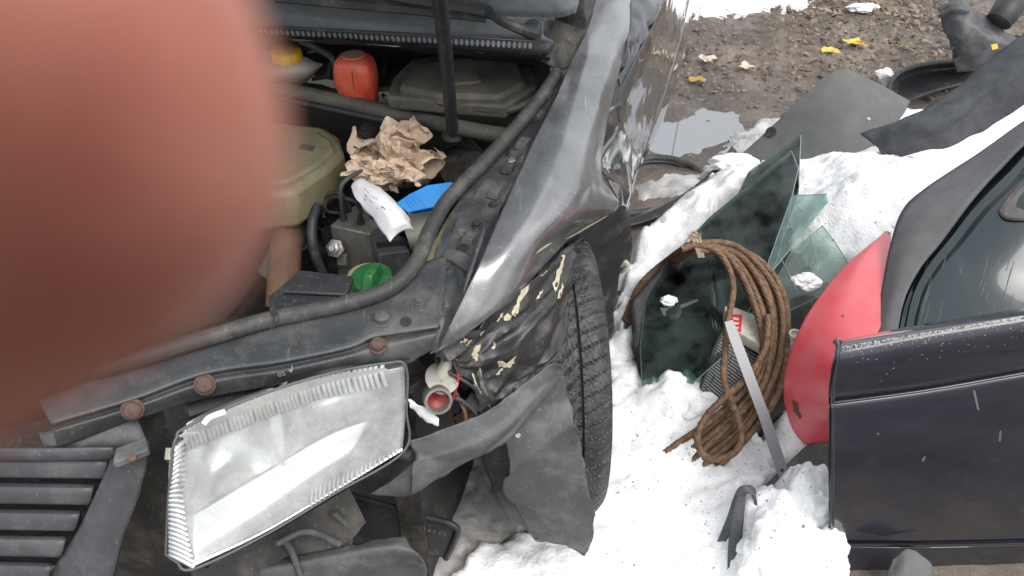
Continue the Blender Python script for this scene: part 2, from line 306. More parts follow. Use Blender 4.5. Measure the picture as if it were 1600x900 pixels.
# snow
def make_snow():
    m = bpy.data.materials.new('snow'); m.use_nodes = True; nt = m.node_tree; N, L = nt.nodes, nt.links; b = N['Principled BSDF']
    tc = N.new('ShaderNodeTexCoord')
    nz = N.new('ShaderNodeTexNoise'); nz.inputs['Scale'].default_value = 7; nz.inputs['Detail'].default_value = 10; nz.inputs['Roughness'].default_value = .72; L.new(tc.outputs['Object'], nz.inputs['Vector'])
    rp = N.new('ShaderNodeValToRGB'); e = rp.color_ramp.elements; e[0].position = .25; e[0].color = (.62, .62, .63, 1); e[1].position = .5; e[1].color = (.9, .905, .91, 1); L.new(nz.outputs['Fac'], rp.inputs[0])
    sp = N.new('ShaderNodeTexNoise'); sp.inputs['Scale'].default_value = 75; sp.inputs['Detail'].default_value = 3; L.new(tc.outputs['Object'], sp.inputs['Vector'])
    mr = N.new('ShaderNodeMapRange'); mr.inputs['From Min'].default_value = .68; mr.inputs['From Max'].default_value = .74; L.new(sp.outputs['Fac'], mr.inputs['Value'])
    mx = N.new('ShaderNodeMix'); mx.data_type = 'RGBA'; L.new(mr.outputs[0], mx.inputs[0]); L.new(rp.outputs[0], mx.inputs[6]); mx.inputs[7].default_value = (.22, .19, .16, 1); L.new(mx.outputs[2], b.inputs['Base Color'])
    b.inputs['Roughness'].default_value = .6; b.inputs['Subsurface Weight'].default_value = 0; b.inputs['Subsurface Radius'].default_value = (.02, .025, .03); b.inputs['Subsurface Scale'].default_value = .3
    bz = N.new('ShaderNodeTexNoise'); bz.inputs['Scale'].default_value = 130; bz.inputs['Detail'].default_value = 6; L.new(tc.outputs['Object'], bz.inputs['Vector'])
    bp = N.new('ShaderNodeBump'); bp.inputs['Strength'].default_value = .5; bp.inputs['Distance'].default_value = .006; L.new(bz.outputs['Fac'], bp.inputs['Height']); L.new(bp.outputs[0], b.inputs['Normal'])
    return m
m_snow = make_snow()
def make_mud():
    m = bpy.data.materials.new('wet_mud'); m.use_nodes = True; nt = m.node_tree; N, L = nt.nodes, nt.links; b = N['Principled BSDF']
    tc = N.new('ShaderNodeTexCoord')
    def nzn(s, d=8, r=.65):
        n = N.new('ShaderNodeTexNoise'); n.inputs['Scale'].default_value = s; n.inputs['Detail'].default_value = d; n.inputs['Roughness'].default_value = r; L.new(tc.outputs['Object'], n.inputs['Vector']); return n.outputs['Fac']
    a = nzn(2.2); rp = N.new('ShaderNodeValToRGB'); e = rp.color_ramp.elements
    e[0].position = .35; e[0].color = (.075, .063, .054, 1); e[1].position = .65; e[1].color = (.24, .195, .155, 1); x = e.new(.5); x.color = (.145, .12, .1, 1); L.new(a, rp.inputs[0])
    g = nzn(40); mr = N.new('ShaderNodeMapRange'); mr.inputs['From Min'].default_value = .56; mr.inputs['From Max'].default_value = .72; L.new(g, mr.inputs['Value'])
    mx = N.new('ShaderNodeMix'); mx.data_type = 'RGBA'; L.new(mr.outputs[0], mx.inputs[0]); L.new(rp.outputs[0], mx.inputs[6]); mx.inputs[7].default_value = (.32, .28, .24, 1); L.new(mx.outputs[2], b.inputs['Base Color'])
    w = nzn(3.1); mw = N.new('ShaderNodeMapRange'); mw.inputs['From Min'].default_value = .38; mw.inputs['From Max'].default_value = .62; mw.inputs['To Min'].default_value = .28; mw.inputs['To Max'].default_value = .8; L.new(w, mw.inputs['Value']); L.new(mw.outputs[0], b.inputs['Roughness'])
    bz = nzn(22, 8, .7); bp = N.new('ShaderNodeBump'); bp.inputs['Strength'].default_value = .7; bp.inputs['Distance'].default_value = .03; L.new(bz, bp.inputs['Height']); L.new(bp.outputs[0], b.inputs['Normal'])
    return m
m_mud = make_mud()
m_water = M('puddle_water', (.05, .046, .042), rough=.03, rvar=.01, scale=3); m_water.node_tree.nodes['Principled BSDF'].inputs['IOR'].default_value = 4.5

# ------------------------------------------------------------------ terrain
MND = [(1.08, 1.97, .34, .34), (1.25, 1.35, .10, .35)]
def terr(x, y):
    return sum(h * math.exp(-((x - a) ** 2 + (y - b) ** 2) / (2 * s * s)) for a, b, h, s in MND)
def UT(px, py):
    z = .05
    for _ in range(12): p = U(px, py, z); z = .6 * z + .4 * (terr(p.x, p.y) + .03)
    return U(px, py, z)
PUD = U(1105, 205, 0)
pud = [(1062, 182), (1085, 176), (1120, 174), (1150, 180), (1163, 190), (1158, 204), (1140, 215), (1118, 226), (1100, 236), (1075, 242), (1040, 243), (1005, 245), (1000, 215), (1015, 190), (1035, 184)]
def sdf(P, poly):
    d = np.full(len(P), 1e9); s = np.ones(len(P)); n = len(poly)
    for i in range(n):
        a, b = np.array(poly[i]), np.array(poly[(i + 1) % n]); e = b - a; w = P - a
        t = np.clip((w @ e) / (e @ e), 0, 1); q = w - t[:, None] * e; d = np.minimum(d, (q ** 2).sum(1))
        c1 = P[:, 1] >= a[1]; c2 = P[:, 1] < b[1]; c3 = e[0] * w[:, 1] > e[1] * w[:, 0]
        s = np.where((c1 & c2 & c3) | (~c1 & ~c2 & ~c3), -s, s)
    return -s * np.sqrt(d)
def ground():
    xs = np.concatenate([np.array([-60, -20, -8]), np.arange(-4, 0, .1), np.arange(0, 2.4, .03), np.arange(2.4, 6.01, .1), np.array([9, 20, 60])])
    ys = np.concatenate([np.array([-40, -10, -3]), np.arange(-1, 1.6, .1), np.arange(1.6, 4.4, .03), np.arange(4.4, 9.01, .1), np.array([12, 25, 90])])
    G = np.array([(x, y) for x in xs for y in ys]); d = sdf(G, [(p.x, p.y) for p in (U(x, y, 0) for x, y in pud)])
    vs = []; ny = len(ys)
    for k, (x, y) in enumerate(G):
        p = Vector((x, y, 0)); q = max(-1, min(1, (d[k] + .05 * fbm(p, 9, 4)) / .10))      # 1 well inside the puddle
        z = terr(x, y) + .02 * fbm(p, 1.4, 3) + .014 * fbm(p, 7, 4)
        if q > -1: z = z * (.5 - .5 * q) - .016 * (q + 1)
        vs.append((x, y, z - .004))
    fs = [(i * ny + j, (i + 1) * ny + j, (i + 1) * ny + j + 1, i * ny + j + 1) for i in range(len(xs) - 1) for j in range(ny - 1)]
    o = build('ground', vs, fs, m_mud); return tag(o, 'wet brown muddy ground strewn with leaves', None, None, 'structure')
ground()
pz = -.019; pcn = [Vector((PUD.x + .52 * math.cos(t_ * math.pi / 16) - .12, PUD.y + .36 * math.sin(t_ * math.pi / 16) - .05, pz)) for t_ in range(32)]
o = build('puddle', pcn, [tuple(range(32))], m_water, smooth=False); tag(o, 'still puddle reflecting the pale sky beside the dark car', None, None, 'structure')

# snow sheet: thickness grows inwards from an outline
def snow_sheet(name, poly, step, label, thick=.06, edge=.035, rag=.035, lumps=(), cat=None, holes=()):
    W = [UT(x, y) if len((x, y)) == 2 else None for x, y in poly]; P2 = [(p.x, p.y) for p in W]
    x0, x1 = min(p[0] for p in P2) - .08, max(p[0] for p in P2) + .08; y0, y1 = min(p[1] for p in P2) - .08, max(p[1] for p in P2) + .08
    xs = np.arange(x0, x1, step); ys = np.arange(y0, y1, step); G = np.array([(x, y) for x in xs for y in ys]); d = sdf(G, P2)
    for hpoly in holes: d = np.minimum(d, -sdf(G, [(q.x, q.y) for q in (UT(*v) for v in hpoly)]))
    ny = len(ys); vs = []; keep = []
    for k, (x, y) in enumerate(G):
        p = Vector((x, y, 0)); dd = d[k] + rag * fbm(p, 14, 3) + rag * .5 * fbm(p + Vector((5, 1, 2)), 40, 2)
        t = max(0, min(1, dd / edge)); prof = math.sqrt(max(0, 1 - (1 - t) ** 2))
        c = noise.voronoi(p * 9)[0]; lum = max(0, .5 - c[0]) * .022
        h = prof * (thick * (1 + .45 * fbm(p, 4, 2)) + .013 * fbm(p, 12, 3) + lum + .006 * fbm(p, 45, 3)) if dd > 0 else -.02
        for (lx, ly, lh, lr) in lumps: h += prof * lh * math.exp(-((x - lx) ** 2 + (y - ly) ** 2) / (2 * lr * lr)) * (1 + .35 * fbm(p, 16, 3))
        vs.append((x, y, terr(x, y) + h)); keep.append(dd > -step * 1.5)
    fs = [(i * ny + j, (i + 1) * ny + j, (i + 1) * ny + j + 1, i * ny + j + 1) for i in range(len(xs) - 1) for j in range(ny - 1) if keep[i * ny + j] or keep[(i + 1) * ny + j + 1]]
    us = sorted({v for f in fs for v in f}); mp = {v: i for i, v in enumerate(us)}
    o = build(name, [vs[v] for v in us], [tuple(mp[v] for v in f) for f in fs], m_snow, angle=180)
    return tag(o, label, cat, None, 'stuff')
def lump(px, py, h, r): p = UT(px, py); return (p.x, p.y, h, r)
main_snow = [(700, 905), (745, 850), (800, 838), (850, 800), (900, 720), (935, 600), (955, 500), (975, 425), (1000, 385), (1035, 355), (1080, 315), (1110, 285), (1150, 265), (1190, 262), (1215, 215), (1245, 195), (1300, 200), (1400, 180),
             (1500, 180), (1640, 130), (1700, 400), (1700, 960), (1000, 1040), (650, 1020)]
snow_sheet('snow', main_snow, .0085, 'thick lumpy white snow covering the ground around the scrap parts',
           lumps=[lump(1200, 850, .13, .07), lump(1255, 800, .10, .05), lump(1050, 700, .04, .12), lump(1000, 400, .06, .06), lump(1075, 350, .07, .06), lump(1150, 300, .05, .07), lump(1000, 520, .05, .05), lump(1040, 640, .05, .05), lump(1320, 250, .07, .06), lump(1300, 340, .05, .06), lump(1375, 270, .07, .06), lump(1290, 235, .05, .05), lump(1350, 330, .06, .05), lump(1430, 270, .05, .07)],
           holes=[[(985, 480), (1010, 450), (1060, 425), (1095, 380), (1112, 335), (1180, 300), (1215, 330), (1240, 390), (1300, 440), (1330, 470), (1290, 520), (1240, 560), (1230, 640), (1190, 690), (1140, 640), (1100, 600), (1060, 590), (1010, 620)], [(1168, 792), (1215, 748), (1300, 655), (1320, 700), (1290, 750), (1240, 770), (1200, 805)], [(1300, 835), (1800, 835), (1900, 1060), (1330, 1010)]])
snow_sheet('far_snow', [(1075, 22), (1130, 18), (1200, 8), (1265, 2), (1275, -12), (1200, -50), (1080, -60), (1050, 0)], .03, 'thin patch of old snow on the mud far behind the car', thick=.04, edge=.1, rag=.12)
snow_sheet('slush', [(640, 890), (690, 780), (640, 730), (660, 690), (760, 690), (800, 760), (840, 830), (800, 850), (745, 870), (720, 930)], .012, 'grey slush and dirty ice under the broken car front', thick=.03, edge=.05).data.materials[0] = m_ice
snow_sheet('trampled_ice', [(1095, 262), (1150, 205), (1205, 172), (1232, 176), (1215, 215), (1170, 262), (1120, 290), (1040, 300), (1000, 300), (990, 285), (1040, 262)], .012, 'flat dirty trampled ice between the puddle and the scrap', thick=.012, edge=.05, rag=.03).data.materials[0] = m_ice

# ------------------------------------------------------------------ the wrecked black car (facing the viewer)
YAW = R(14); E_R = Vector((math.sin(YAW), math.cos(YAW), 0)); E_L = Vector((math.cos(YAW), -math.sin(YAW), 0)); UZ = Vector((0, 0, 1))
WC = Vector((.078, 1.268, .31))                          # wheel centre
car = empty('wrecked_car', (WC.x, WC.y, 0), 'black car with an open engine bay, crumpled front corner and torn-off bumper', 'car')

# fender: top sheet from the hood gutter to the outer fold
fend = loft('fender', [
    [(671, 553, .722), (680, 551, .722), (690, 549, .72), (694, 548, .715)],
    [(697, 518, .765), (718, 518, .765), (738, 515, .76), (752, 504, .742)],
    [(722, 470, .805), (760, 470, .80), (800, 462, .79), (822, 446, .758)],
    [(752, 405, .845), (800, 398, .845), (850, 390, .82), (904, 366, .74)],
    [(795, 305, .875), (850, 305, .88), (905, 320, .85), (968, 322, .70)],
    [(838, 212, .90), (880, 220, .905), (918, 245, .88), (940, 268, .80)],
    [(868, 150, .92), (900, 155, .925), (930, 175, .91), (950, 185, .86)],
    [(893, 95, .935), (920, 95, .94), (950, 105, .93), (967, 115, .90)],
    [(918, 45, .95), (940, 42, .955), (965, 45, .95), (984, 50, .93)],
    [(938, -20, .965), (955, -20, .97), (975, -15, .97), (990, -10, .96)]], 90, 44, m_fender, car, solid=.0015,
    crumple=(.0026, 8, 4), fn=lambda u, v, p: -.006 * math.exp(-((u - .33) / .08) ** 2 - ((v - .8) / .3) ** 2) + .006 * math.exp(-((u - .5) / .1) ** 2 - ((v - .35) / .25) ** 2))
# crushed rear of the fender and door skin, folded outwards
def bulge(u, v, p):
    q = 0
    for a, b, s, h in ((.08, .25, .07, .016), (.2, .5, .06, -.014), (.13, .75, .08, .018), (.32, .35, .09, .016), (.42, .7, .1, -.012), (.55, .3, .14, .008)):
        q += h * math.exp(-((u - a) / s) ** 2 - ((v - b) / (s * 3)) ** 2)
    return q
door = loft('fender_side', [
    [(968, 322, .695), (973, 322, .66), (978, 326, .62), (980, 332, .58)],
    [(936, 268, .795), (950, 285, .74), (970, 300, .66), (986, 300, .575)],
    [(929, 238, .82), (948, 238, .78), (978, 245, .69), (1003, 245, .57)],
    [(942, 185, .855), (968, 180, .81), (1000, 182, .70), (1026, 180, .56)],
    [(966, 142, .875), (990, 135, .82), (1020, 132, .70), (1043, 128, .55)],
    [(998, 78, .90), (1018, 75, .84), (1043, 70, .70), (1060, 68, .55)],
    [(1036, 5, .92), (1048, 4, .86), (1062, 4, .72), (1074, 4, .55)],
    [(1068, -80, .94), (1078, -80, .88), (1085, -80, .72), (1094, -80, .55)],
    [(1110, -220, .95), (1115, -220, .88), (1120, -220, .72), (1124, -220, .55)]], 110, 40, m_gloss, car, solid=.0015, fn=bulge, crumple=(.004, 9, 2))
loft('door_edge', [
    [(1000, 252, .56), (1003, 256, .48), (1000, 262, .40)], [(1026, 183, .555), (1034, 190, .46), (1030, 205, .36)], [(1043, 130, .545), (1054, 135, .45), (1052, 150, .34)],
    [(1060, 70, .545), (1072, 72, .45), (1071, 85, .32)], [(1074, 5, .545), (1084, 5, .45), (1083, 15, .32)], [(1124, -220, .545), (1130, -215, .45), (1130, -205, .32)]], 40, 10, m_gloss, car, solid=.0015)
def CP(l, t, z): return E_R * l + E_L * t + UZ * z
loft('side_window', [[CP(2.0, -.16, .95), CP(3.0, -.14, .96), CP(4.6, -.14, .98)], [CP(2.3, -.24, 1.25), CP(3.0, -.22, 1.28), CP(4.7, -.22, 1.3)], [CP(2.6, -.34, 1.45), CP(3.2, -.33, 1.52), CP(4.7, -.33, 1.52)]], 12, 16, m_gloss, car, solid=.004, px=False)  # unseen window and roof, added for the puddle's dark reflection
loft('roof', [[CP(2.6, -.34, 1.45), CP(3.2, -.33, 1.52), CP(4.7, -.33, 1.52)], [CP(2.5, -.9, 1.52), CP(3.2, -.9, 1.6), CP(4.7, -.9, 1.6)], [CP(2.6, -1.45, 1.45), CP(3.2, -1.46, 1.52), CP(4.7, -1.46, 1.52)]], 12, 12, m_gloss, car, solid=.004, px=False)
# folded strip between the fender top and the crushed door
loft('pillar_cover', [
    [(965, 112, .90), (966, 120, .885), (967, 140, .872)], [(980, 70, .925), (988, 76, .905), (998, 80, .897)], [(984, 40, .935), (1000, 44, .925), (1018, 48, .905)],
    [(988, -10, .965), (1010, -10, .955), (1044, -8, .92)], [(1000, -90, .99), (1030, -90, .98), (1075, -90, .94)]], 40, 16, m_gloss, car, solid=.0015, crumple=(.008, 12, 3))
# crumpled fender front with flaking paint
def creases(u, v, p):
    q = Vector((u * 2.2 + v * 1.5, (v - u) * 1.1, 0)); a = abs(noise.noise(q * 1.7 + Vector((4, 2, 0)))); b = abs(noise.noise(q * 4.1)); c = abs(noise.noise(q * 9 + Vector((1, 7, 0))))
    return .012 - .038 * a - .008 * b - .002 * c + .010 * math.exp(-((u - .35 - .1 * math.sin(v * 5)) / .05) ** 2)
crush = loft('crumpled_fender_front', [
    [(676, 557, .715), (692, 549, .717), (740, 513, .737), (800, 462, .755), (860, 407, .745), (905, 366, .735)],
    [(698, 560, .69), (715, 556, .69), (770, 525, .70), (820, 490, .705), (868, 445, .70), (897, 395, .695)],
    [(712, 572, .67), (735, 575, .66), (785, 560, .66), (830, 535, .665), (872, 490, .66), (889, 430, .665)],
    [(728, 600, .62), (750, 608, .61), (785, 605, .60), (825, 575, .61), (870, 535, .62), (884, 480, .635)],
    [(755, 640, .565), (766, 646, .56), (790, 622, .575), (820, 592, .59), (860, 556, .605), (883, 524, .61)]], 60, 70, m_crush, car, solid=.0015,
    crumple=None, fn=creases, edge=(.004, 60))
flakes = [[(794, 500), (797, 488), (806, 470), (812, 446), (822, 432), (832, 433), (829, 446), (818, 462), (808, 478), (808, 494), (800, 503)],
          [(786, 494), (792, 486), (800, 496), (796, 502), (788, 503)],
          [(860, 456), (864, 440), (868, 420), (878, 396), (886, 386), (884, 402), (876, 424), (872, 438), (869, 460), (865, 464)],
          [(735, 556), (740, 542), (752, 532), (753, 540), (747, 552), (746, 566), (740, 568)],
          [(772, 566), (780, 560), (784, 569), (800, 566), (809, 553), (808, 562), (800, 574), (788, 577), (778, 574)],
          [(718, 532), (727, 526), (733, 530), (729, 537), (720, 537)], [(744, 524), (752, 516), (758, 514), (750, 526)],
          [(736, 578), (742, 590), (748, 604), (752, 622), (746, 610), (738, 594)], [(870, 470), (876, 450), (880, 430), (882, 446), (876, 468)], [(840, 395), (850, 386), (852, 390), (842, 400)],
          [(835, 470), (842, 455), (848, 452), (842, 466)], [(765, 545), (772, 532), (776, 534), (769, 548)]]
def shrink(f, q): cx, cy = sum(p[0] for p in f) / len(f), sum(p[1] for p in f) / len(f); return [(cx + (p[0] - cx) * q, cy + (p[1] - cy) * q) for p in f]
for k, f in enumerate([shrink(f, .74) for f in flakes] + [[(x, y), (x + 9, y - 10), (x + 10, y - 9), (x + 1.5, y + 1)] for x, y in ((728, 540), (776, 500), (845, 430), (775, 585))]): decal('bare_primer_patch', ragged(f, 3, 2.2, k), crush, m_primer, crush)
for k, f in enumerate([[(836, 396), (848, 384), (862, 378), (850, 388)], [(880, 374), (905, 360), (925, 350), (970, 322), (930, 352), (906, 366)]]):
    decal('bare_primer_patch', ragged(f, 2, .8, k + 40), fend, m_primer, fend)
# wheel housing behind the tyre
loft('wheel_housing', [
    [(905, 368, .70), (935, 345, .68), (972, 322, .66), (982, 330, .60)], [(915, 385, .58), (945, 370, .58), (975, 365, .55), (986, 368, .52)],
    [(915, 420, .45), (945, 410, .45), (970, 405, .44), (980, 402, .42)], [(915, 480, .28), (940, 470, .28), (955, 455, .30), (965, 440, .33)], [(905, 560, .1), (930, 560, .1), (945, 540, .1), (955, 520, .12)]], 30, 24, m_plast, car, crumple=(.01, 8, 3))
frustum('wheel_house_back', (WC.x - .16, WC.y + .12, .02), .05, .95, .68, m_bay, car, rz=-YAW)  # black block added behind the tyre so no light shows through
frustum('sill', (WC.x + .33, WC.y + 2.2, .18), .10, 3.2, .2, m_plast, car, rz=-YAW, bevel=.02)
decal('clip', [(968, 408), (980, 408), (980, 420), (968, 420)], fend, m_white, car)
tube('broken_clip', [(969, 414, .40), (977, 410, .41), (982, 416, .40)], .007, m_tankw, car, px=True, seg=6)

# tyre
def wheel():
    Rr, w, nt_, prof = .315, .185, 600, []
    half = w / 2
    # profile: (x across, radius, tread?)
    for x in np.linspace(-half, half, 61): prof.append(x)
    ax = (Matrix.Rotation(R(4), 3, 'Z') @ Vector((1, 0, 0))); b = UZ.cross(ax).normalized()
    vs = []; seg = []
    def rad(x, th):
        q = abs(x) / half; r = Rr - .022 * max(0, (q - .62) / .38) ** 2.2
        s = th / (2 * math.pi) * 66; d = 0
        if abs(abs(x) - .034) < .003: d = .007
        ph = (s + (abs(x) * 14 if abs(x) > .03 else x * 30)) % 1
        if abs(x) > .037: d = max(d, .0045 if ph < .11 else 0); d = max(d, .0016 if abs((ph * 4 + .12 * math.sin(x * 900)) % 1 - .5) < .09 and q < .9 else 0)
        elif abs(x) < .031: d = max(d, .0042 if ph < .13 else 0); d = max(d, .0018 if abs((s * 4 + math.sin(x * 700) * .35) % 1 - .5) < .12 else 0)
        d += .0006 * noise.noise(Vector((x * 60, math.cos(th) * 12, math.sin(th) * 12)))
        return r - d
    for i in range(nt_):
        th = 2 * math.pi * i / nt_; dirv = b * math.cos(th) + UZ * math.sin(th); row = []
        row.append((-half + .012, .20)); row.append((-half - .006, .24)); row.append((-half - .004, .275))
        for x in prof: row.append((x, rad(x, th)))
        row.append((half + .004, .275)); row.append((half + .006, .24)); row.append((half - .012, .20))
        for x, r in row: vs.append(WC + ax * x + dirv * r)
    m = len(prof) + 6
    fs = [(i * m + j, i * m + j + 1, ((i + 1) % nt_) * m + j + 1, ((i + 1) % nt_) * m + j) for i in range(nt_) for j in range(m - 1)]
    wp = lathe('wheel', WC - ax * .07, ax, [(.0, 0), (.198, 0), (.205, .01), (.198, .02), (.19, .13), (.205, .145), (.2, .15), (.17, .14), (.06, .10), (0, .10)], m_steel, car, seg=48)
    o = build('tyre', vs, fs, m_tyre, wp, angle=25)
wheel()

# torn wheel arch liner
flap = loft('wheel_arch_liner', [
    [(803, 626, .56), (835, 600, .585), (874, 575, .61)], [(796, 665, .525), (838, 640, .54), (888, 618, .555)], [(790, 692, .49), (840, 672, .505), (897, 655, .52)],
    [(796, 735, .425), (850, 718, .45), (907, 690, .475)], [(783, 765, .36), (850, 770, .37), (918, 758, .39)], [(812, 800, .31), (860, 806, .32), (930, 805, .30)],
    [(832, 838, .255), (872, 846, .255), (928, 835, .25)], [(836, 842, .25), (885, 852, .24), (914, 868, .215)]], 60, 36, m_plast2, car, solid=.003, crumple=(.004, 9, 3),
    fn=lambda u, v, p: .012 * math.exp(-((u - .42 + .12 * v) / .035) ** 2) * (1 - .6 * v), edge=(.006, 45))
for x, y in ((898, 690), (809, 680)): lathe('rivet_hole', bvh(flap).ray_cast(CAM, ray(x, y).normalized())[0] - ray(x, y).normalized() * .001, -ray(x, y), [(0, 0), (.005, 0), (.0045, .0012), (0, .0012)], m_bay if x > 850 else m_print, flap, seg=12)
loft('liner_rim', [
    [(638, 690, .565), (700, 668, .575), (765, 640, .585), (830, 592, .605), (858, 573, .62), (876, 570, .625)],
    [(650, 715, .54), (715, 695, .55), (775, 662, .562), (835, 610, .585), (862, 588, .60), (880, 580, .61)],
    [(645, 728, .53), (715, 710, .535), (778, 680, .548), (838, 622, .575), (862, 596, .59), (878, 586, .60)],
    [(642, 773, .475), (690, 745, .49), (742, 718, .51), (790, 690, .53), (845, 630, .56), (870, 598, .58)]], 26, 70, m_plast2, car, solid=.003, crumple=(.006, 14, 3), edge=(.003, 50))
loft('broken_bracket', [[(578, 772, .46), (610, 752, .48), (648, 720, .52)], [(600, 776, .45), (625, 762, .47), (655, 745, .5)], [(630, 776, .44), (645, 770, .46), (658, 765, .48)]], 14, 18, m_plast2, car, solid=.003, crumple=(.006, 20, 3))
loft('inner_liner', [[(745, 700, .42), (775, 690, .46), (800, 660, .5)], [(762, 740, .36), (785, 740, .38), (800, 720, .42)], [(775, 780, .3), (795, 785, .31), (805, 770, .34)], [(800, 815, .22), (815, 822, .23), (832, 838, .24)]], 24, 18, m_plast, car, solid=.003, crumple=(.006, 9, 3))

# lock panel across the nose
lock = loft('lock_panel', [
    [(60, 625, .795), (200, 575, .79), (300, 543, .79), (420, 508, .79), (540, 485, .795), (620, 455, .80), (660, 412, .81), (697, 400, .815)],
    [(70, 645, .79), (205, 600, .785), (310, 565, .785), (430, 535, .785), (560, 508, .788), (630, 484, .795), (675, 462, .80), (697, 436, .80)],
    [(80, 662, .785), (210, 622, .78), (320, 583, .78), (440, 563, .78), (545, 541, .782), (588, 524, .784), (640, 514, .787), (686, 505, .787)],
    [(82, 668, .772), (211, 629, .768), (321, 590, .768), (441, 571, .768), (546, 548, .77), (589, 531, .772), (641, 521, .775), (685, 512, .777)],
    [(84, 676, .770), (212, 638, .766), (322, 600, .766), (442, 581, .766), (547, 558, .768), (590, 545, .770), (642, 533, .773), (682, 524, .775)],
    [(90, 700, .742), (215, 655, .738), (330, 621, .738), (450, 600, .738), (560, 578, .74), (632, 571, .738), (656, 558, .745), (673, 548, .75)]], 60, 110, m_lock, car, solid=.003)
def on(o, x, y, lift=0):
    d = ray(x, y).normalized(); h = bvh(o).ray_cast(CAM, d); n = h[1] if h[1].dot(d) < 0 else -h[1]; return h[0] + n * lift, n
def hexbolt(o, x, y, r, mat, hh=.008, round_top=False):
    p, n = on(o, x, y); n = (n + UZ * .5).normalized()
    b = lathe('bolt', p - n * .001, n, [(0, 0), (r * 1.35, 0), (r * 1.3, .0025), (r * .95, .003)], mat, o, seg=20)
    lathe('bolt_head', p + n * .002, n, [(0, 0), (r, 0), (r, hh * .8), (r * .86, hh), (r * .8, hh + .001), (0, hh + (.004 if round_top else .0012))], mat, o, seg=20 if round_top else 6, angle=30)
hexbolt(lock, 598, 500, .012, m_lock, .010, True); hexbolt(lock, 655, 471, .007, m_plast2, .004); hexbolt(lock, 591, 541, .0105, m_rustbolt, .009, True)
hexbolt(lock, 320, 601, .0115, m_rustbolt, .007, True); hexbolt(lock, 207, 640, .0115, m_rustbolt, .007, True)
for x, y, r in ((634, 503, .0088), (460, 537, .0088)):
    p, n = on(lock, x, y, .0006); lathe('hole', p, n, [(0, 0), (r, 0), (r, .0005), (0, .0005)], m_bay, lock, seg=20)
for s, x, y, a in (('02', 435, 588, .011), ('9', 452, 582, .010), ('J', 455, 578, .010)):
    cu = bpy.data.curves.new('stamp', 'FONT'); cu.body = s; cu.size = a; cu.extrude = .0003; t = bpy.data.objects.new('tmp', cu); COL.objects.link(t)
    p, n = on(lock, x, y, .0012); zax = n; xax = (E_L + UZ * .1 - zax * zax.dot(E_L)).normalized(); yax = zax.cross(xax)
    dg = bpy.context.evaluated_depsgraph_get(); me = t.evaluated_get(dg).to_mesh(); vv = [p + xax * v.co.x + yax * v.co.y + zax * v.co.z for v in me.vertices]; ff = [tuple(q.vertices) for q in me.polygons]
    build('stamped_mark', vv, ff, m_print, lock, smooth=False); bpy.data.objects.remove(t)
loft('grille_support', [[(60, 676, .745), (215, 655, .74)], [(70, 700, .735), (228, 690, .72)], [(80, 715, .70), (225, 705, .70)]], 8, 12, m_plast2, car, solid=.003)

# hood seal and front of the bay
tube('hood_seal', [(150, 580, .80), (300, 535, .80), (420, 500, .80), (480, 488, .80), (545, 473, .805), (610, 450, .81), (650, 410, .82), (672, 360, .835), (700, 312, .85), (755, 255, .87), (810, 195, .89), (850, 145, .905), (870, 115, .91)], .0128, m_rubber, car, px=True, n=120, seg=12)
tube('seal_clip', [(425, 483, .815), (432, 497, .82), (424, 512, .805)], .004, m_bay, car, px=True, seg=6)
tube('seal_lip', [(672, 372, .82), (692, 330, .83), (740, 272, .85), (800, 208, .87), (845, 155, .885)], .007, m_rubber, car, px=True, n=60)
rail = loft('inner_wing_rail', [
    [(676, 415, .80), (690, 420, .80), (715, 440, .795), (735, 470, .79), (745, 440, .82)],
    [(688, 375, .815), (705, 380, .815), (735, 385, .815), (752, 390, .82), (764, 385, .84)],
    [(712, 325, .83), (730, 330, .83), (758, 335, .83), (775, 338, .835), (792, 310, .868)],
    [(760, 262, .85), (775, 270, .85), (795, 280, .85), (812, 270, .86), (822, 250, .882)],
    [(812, 200, .875), (825, 208, .875), (838, 212, .88), (845, 205, .885), (850, 185, .90)],
    [(868, 115, .90), (876, 120, .90), (884, 122, .905), (890, 115, .91), (895, 90, .925)]], 70, 30, m_lock, car, crumple=(.004, 30, 3), fn=lambda u, v, p: .006 * (abs(math.sin(u * 15)) > .82) * (.2 < v < .7))
hexbolt(rail, 698, 419, .008, m_lock, .006); hexbolt(rail, 800, 255, .008, m_steel, .006); hexbolt(rail, 745, 352, .007, m_bay, .005)
for x, y, r in ((722, 388, .010), (770, 320, .008), (838, 190, .007)):
    p, n = on(rail, x, y, .0012); lathe('hole', p, n, [(0, 0), (r, 0), (r, .0005), (0, .0005)], m_bay, rail, seg=18)
tube('gutter_ridge', [(724, 458, .812), (735, 425, .826), (752, 372, .848), (758, 352, .853)], [.001, .005, .005, .001], m_lock, car, px=True)
fl = loft('fender_flange', [[(690, 398, .808), (712, 420, .808), (738, 446, .812)], [(692, 440, .795), (708, 455, .79), (722, 474, .795)], [(684, 500, .775), (695, 505, .77), (705, 508, .775)], [(672, 546, .745), (677, 550, .738), (682, 552, .735)]], 30, 14, m_lock, car, crumple=(.003, 40, 2))
for x, y in ((688, 490), (684, 512), (698, 478)): 
    p, n = on(fl, x, y, 0); frustum('flange_clip', p, .008, .008, .005, m_steel if x > 685 else m_bay, car, taper=.7)
for k, (x, y) in enumerate([(775, 300), (796, 262), (818, 225), (840, 180), (856, 150), (735, 372)]):
    p, n = on(rail, x, y, .0); frustum('rail_bracket', p - UZ * .004, .024, .036, .012, [m_lock, m_bay, m_plast2][k % 3], car, taper=.7, rz=-R(25), bevel=.002)
loft('headlight_side_gap', [[(640, 570, .73), (665, 555, .74), (690, 560, .70)], [(640, 640, .62), (670, 640, .6), (715, 640, .58)], [(630, 720, .5), (670, 720, .48), (730, 700, .48)]], 10, 10, m_bay, car, fn=lambda u, v, p: -.06)

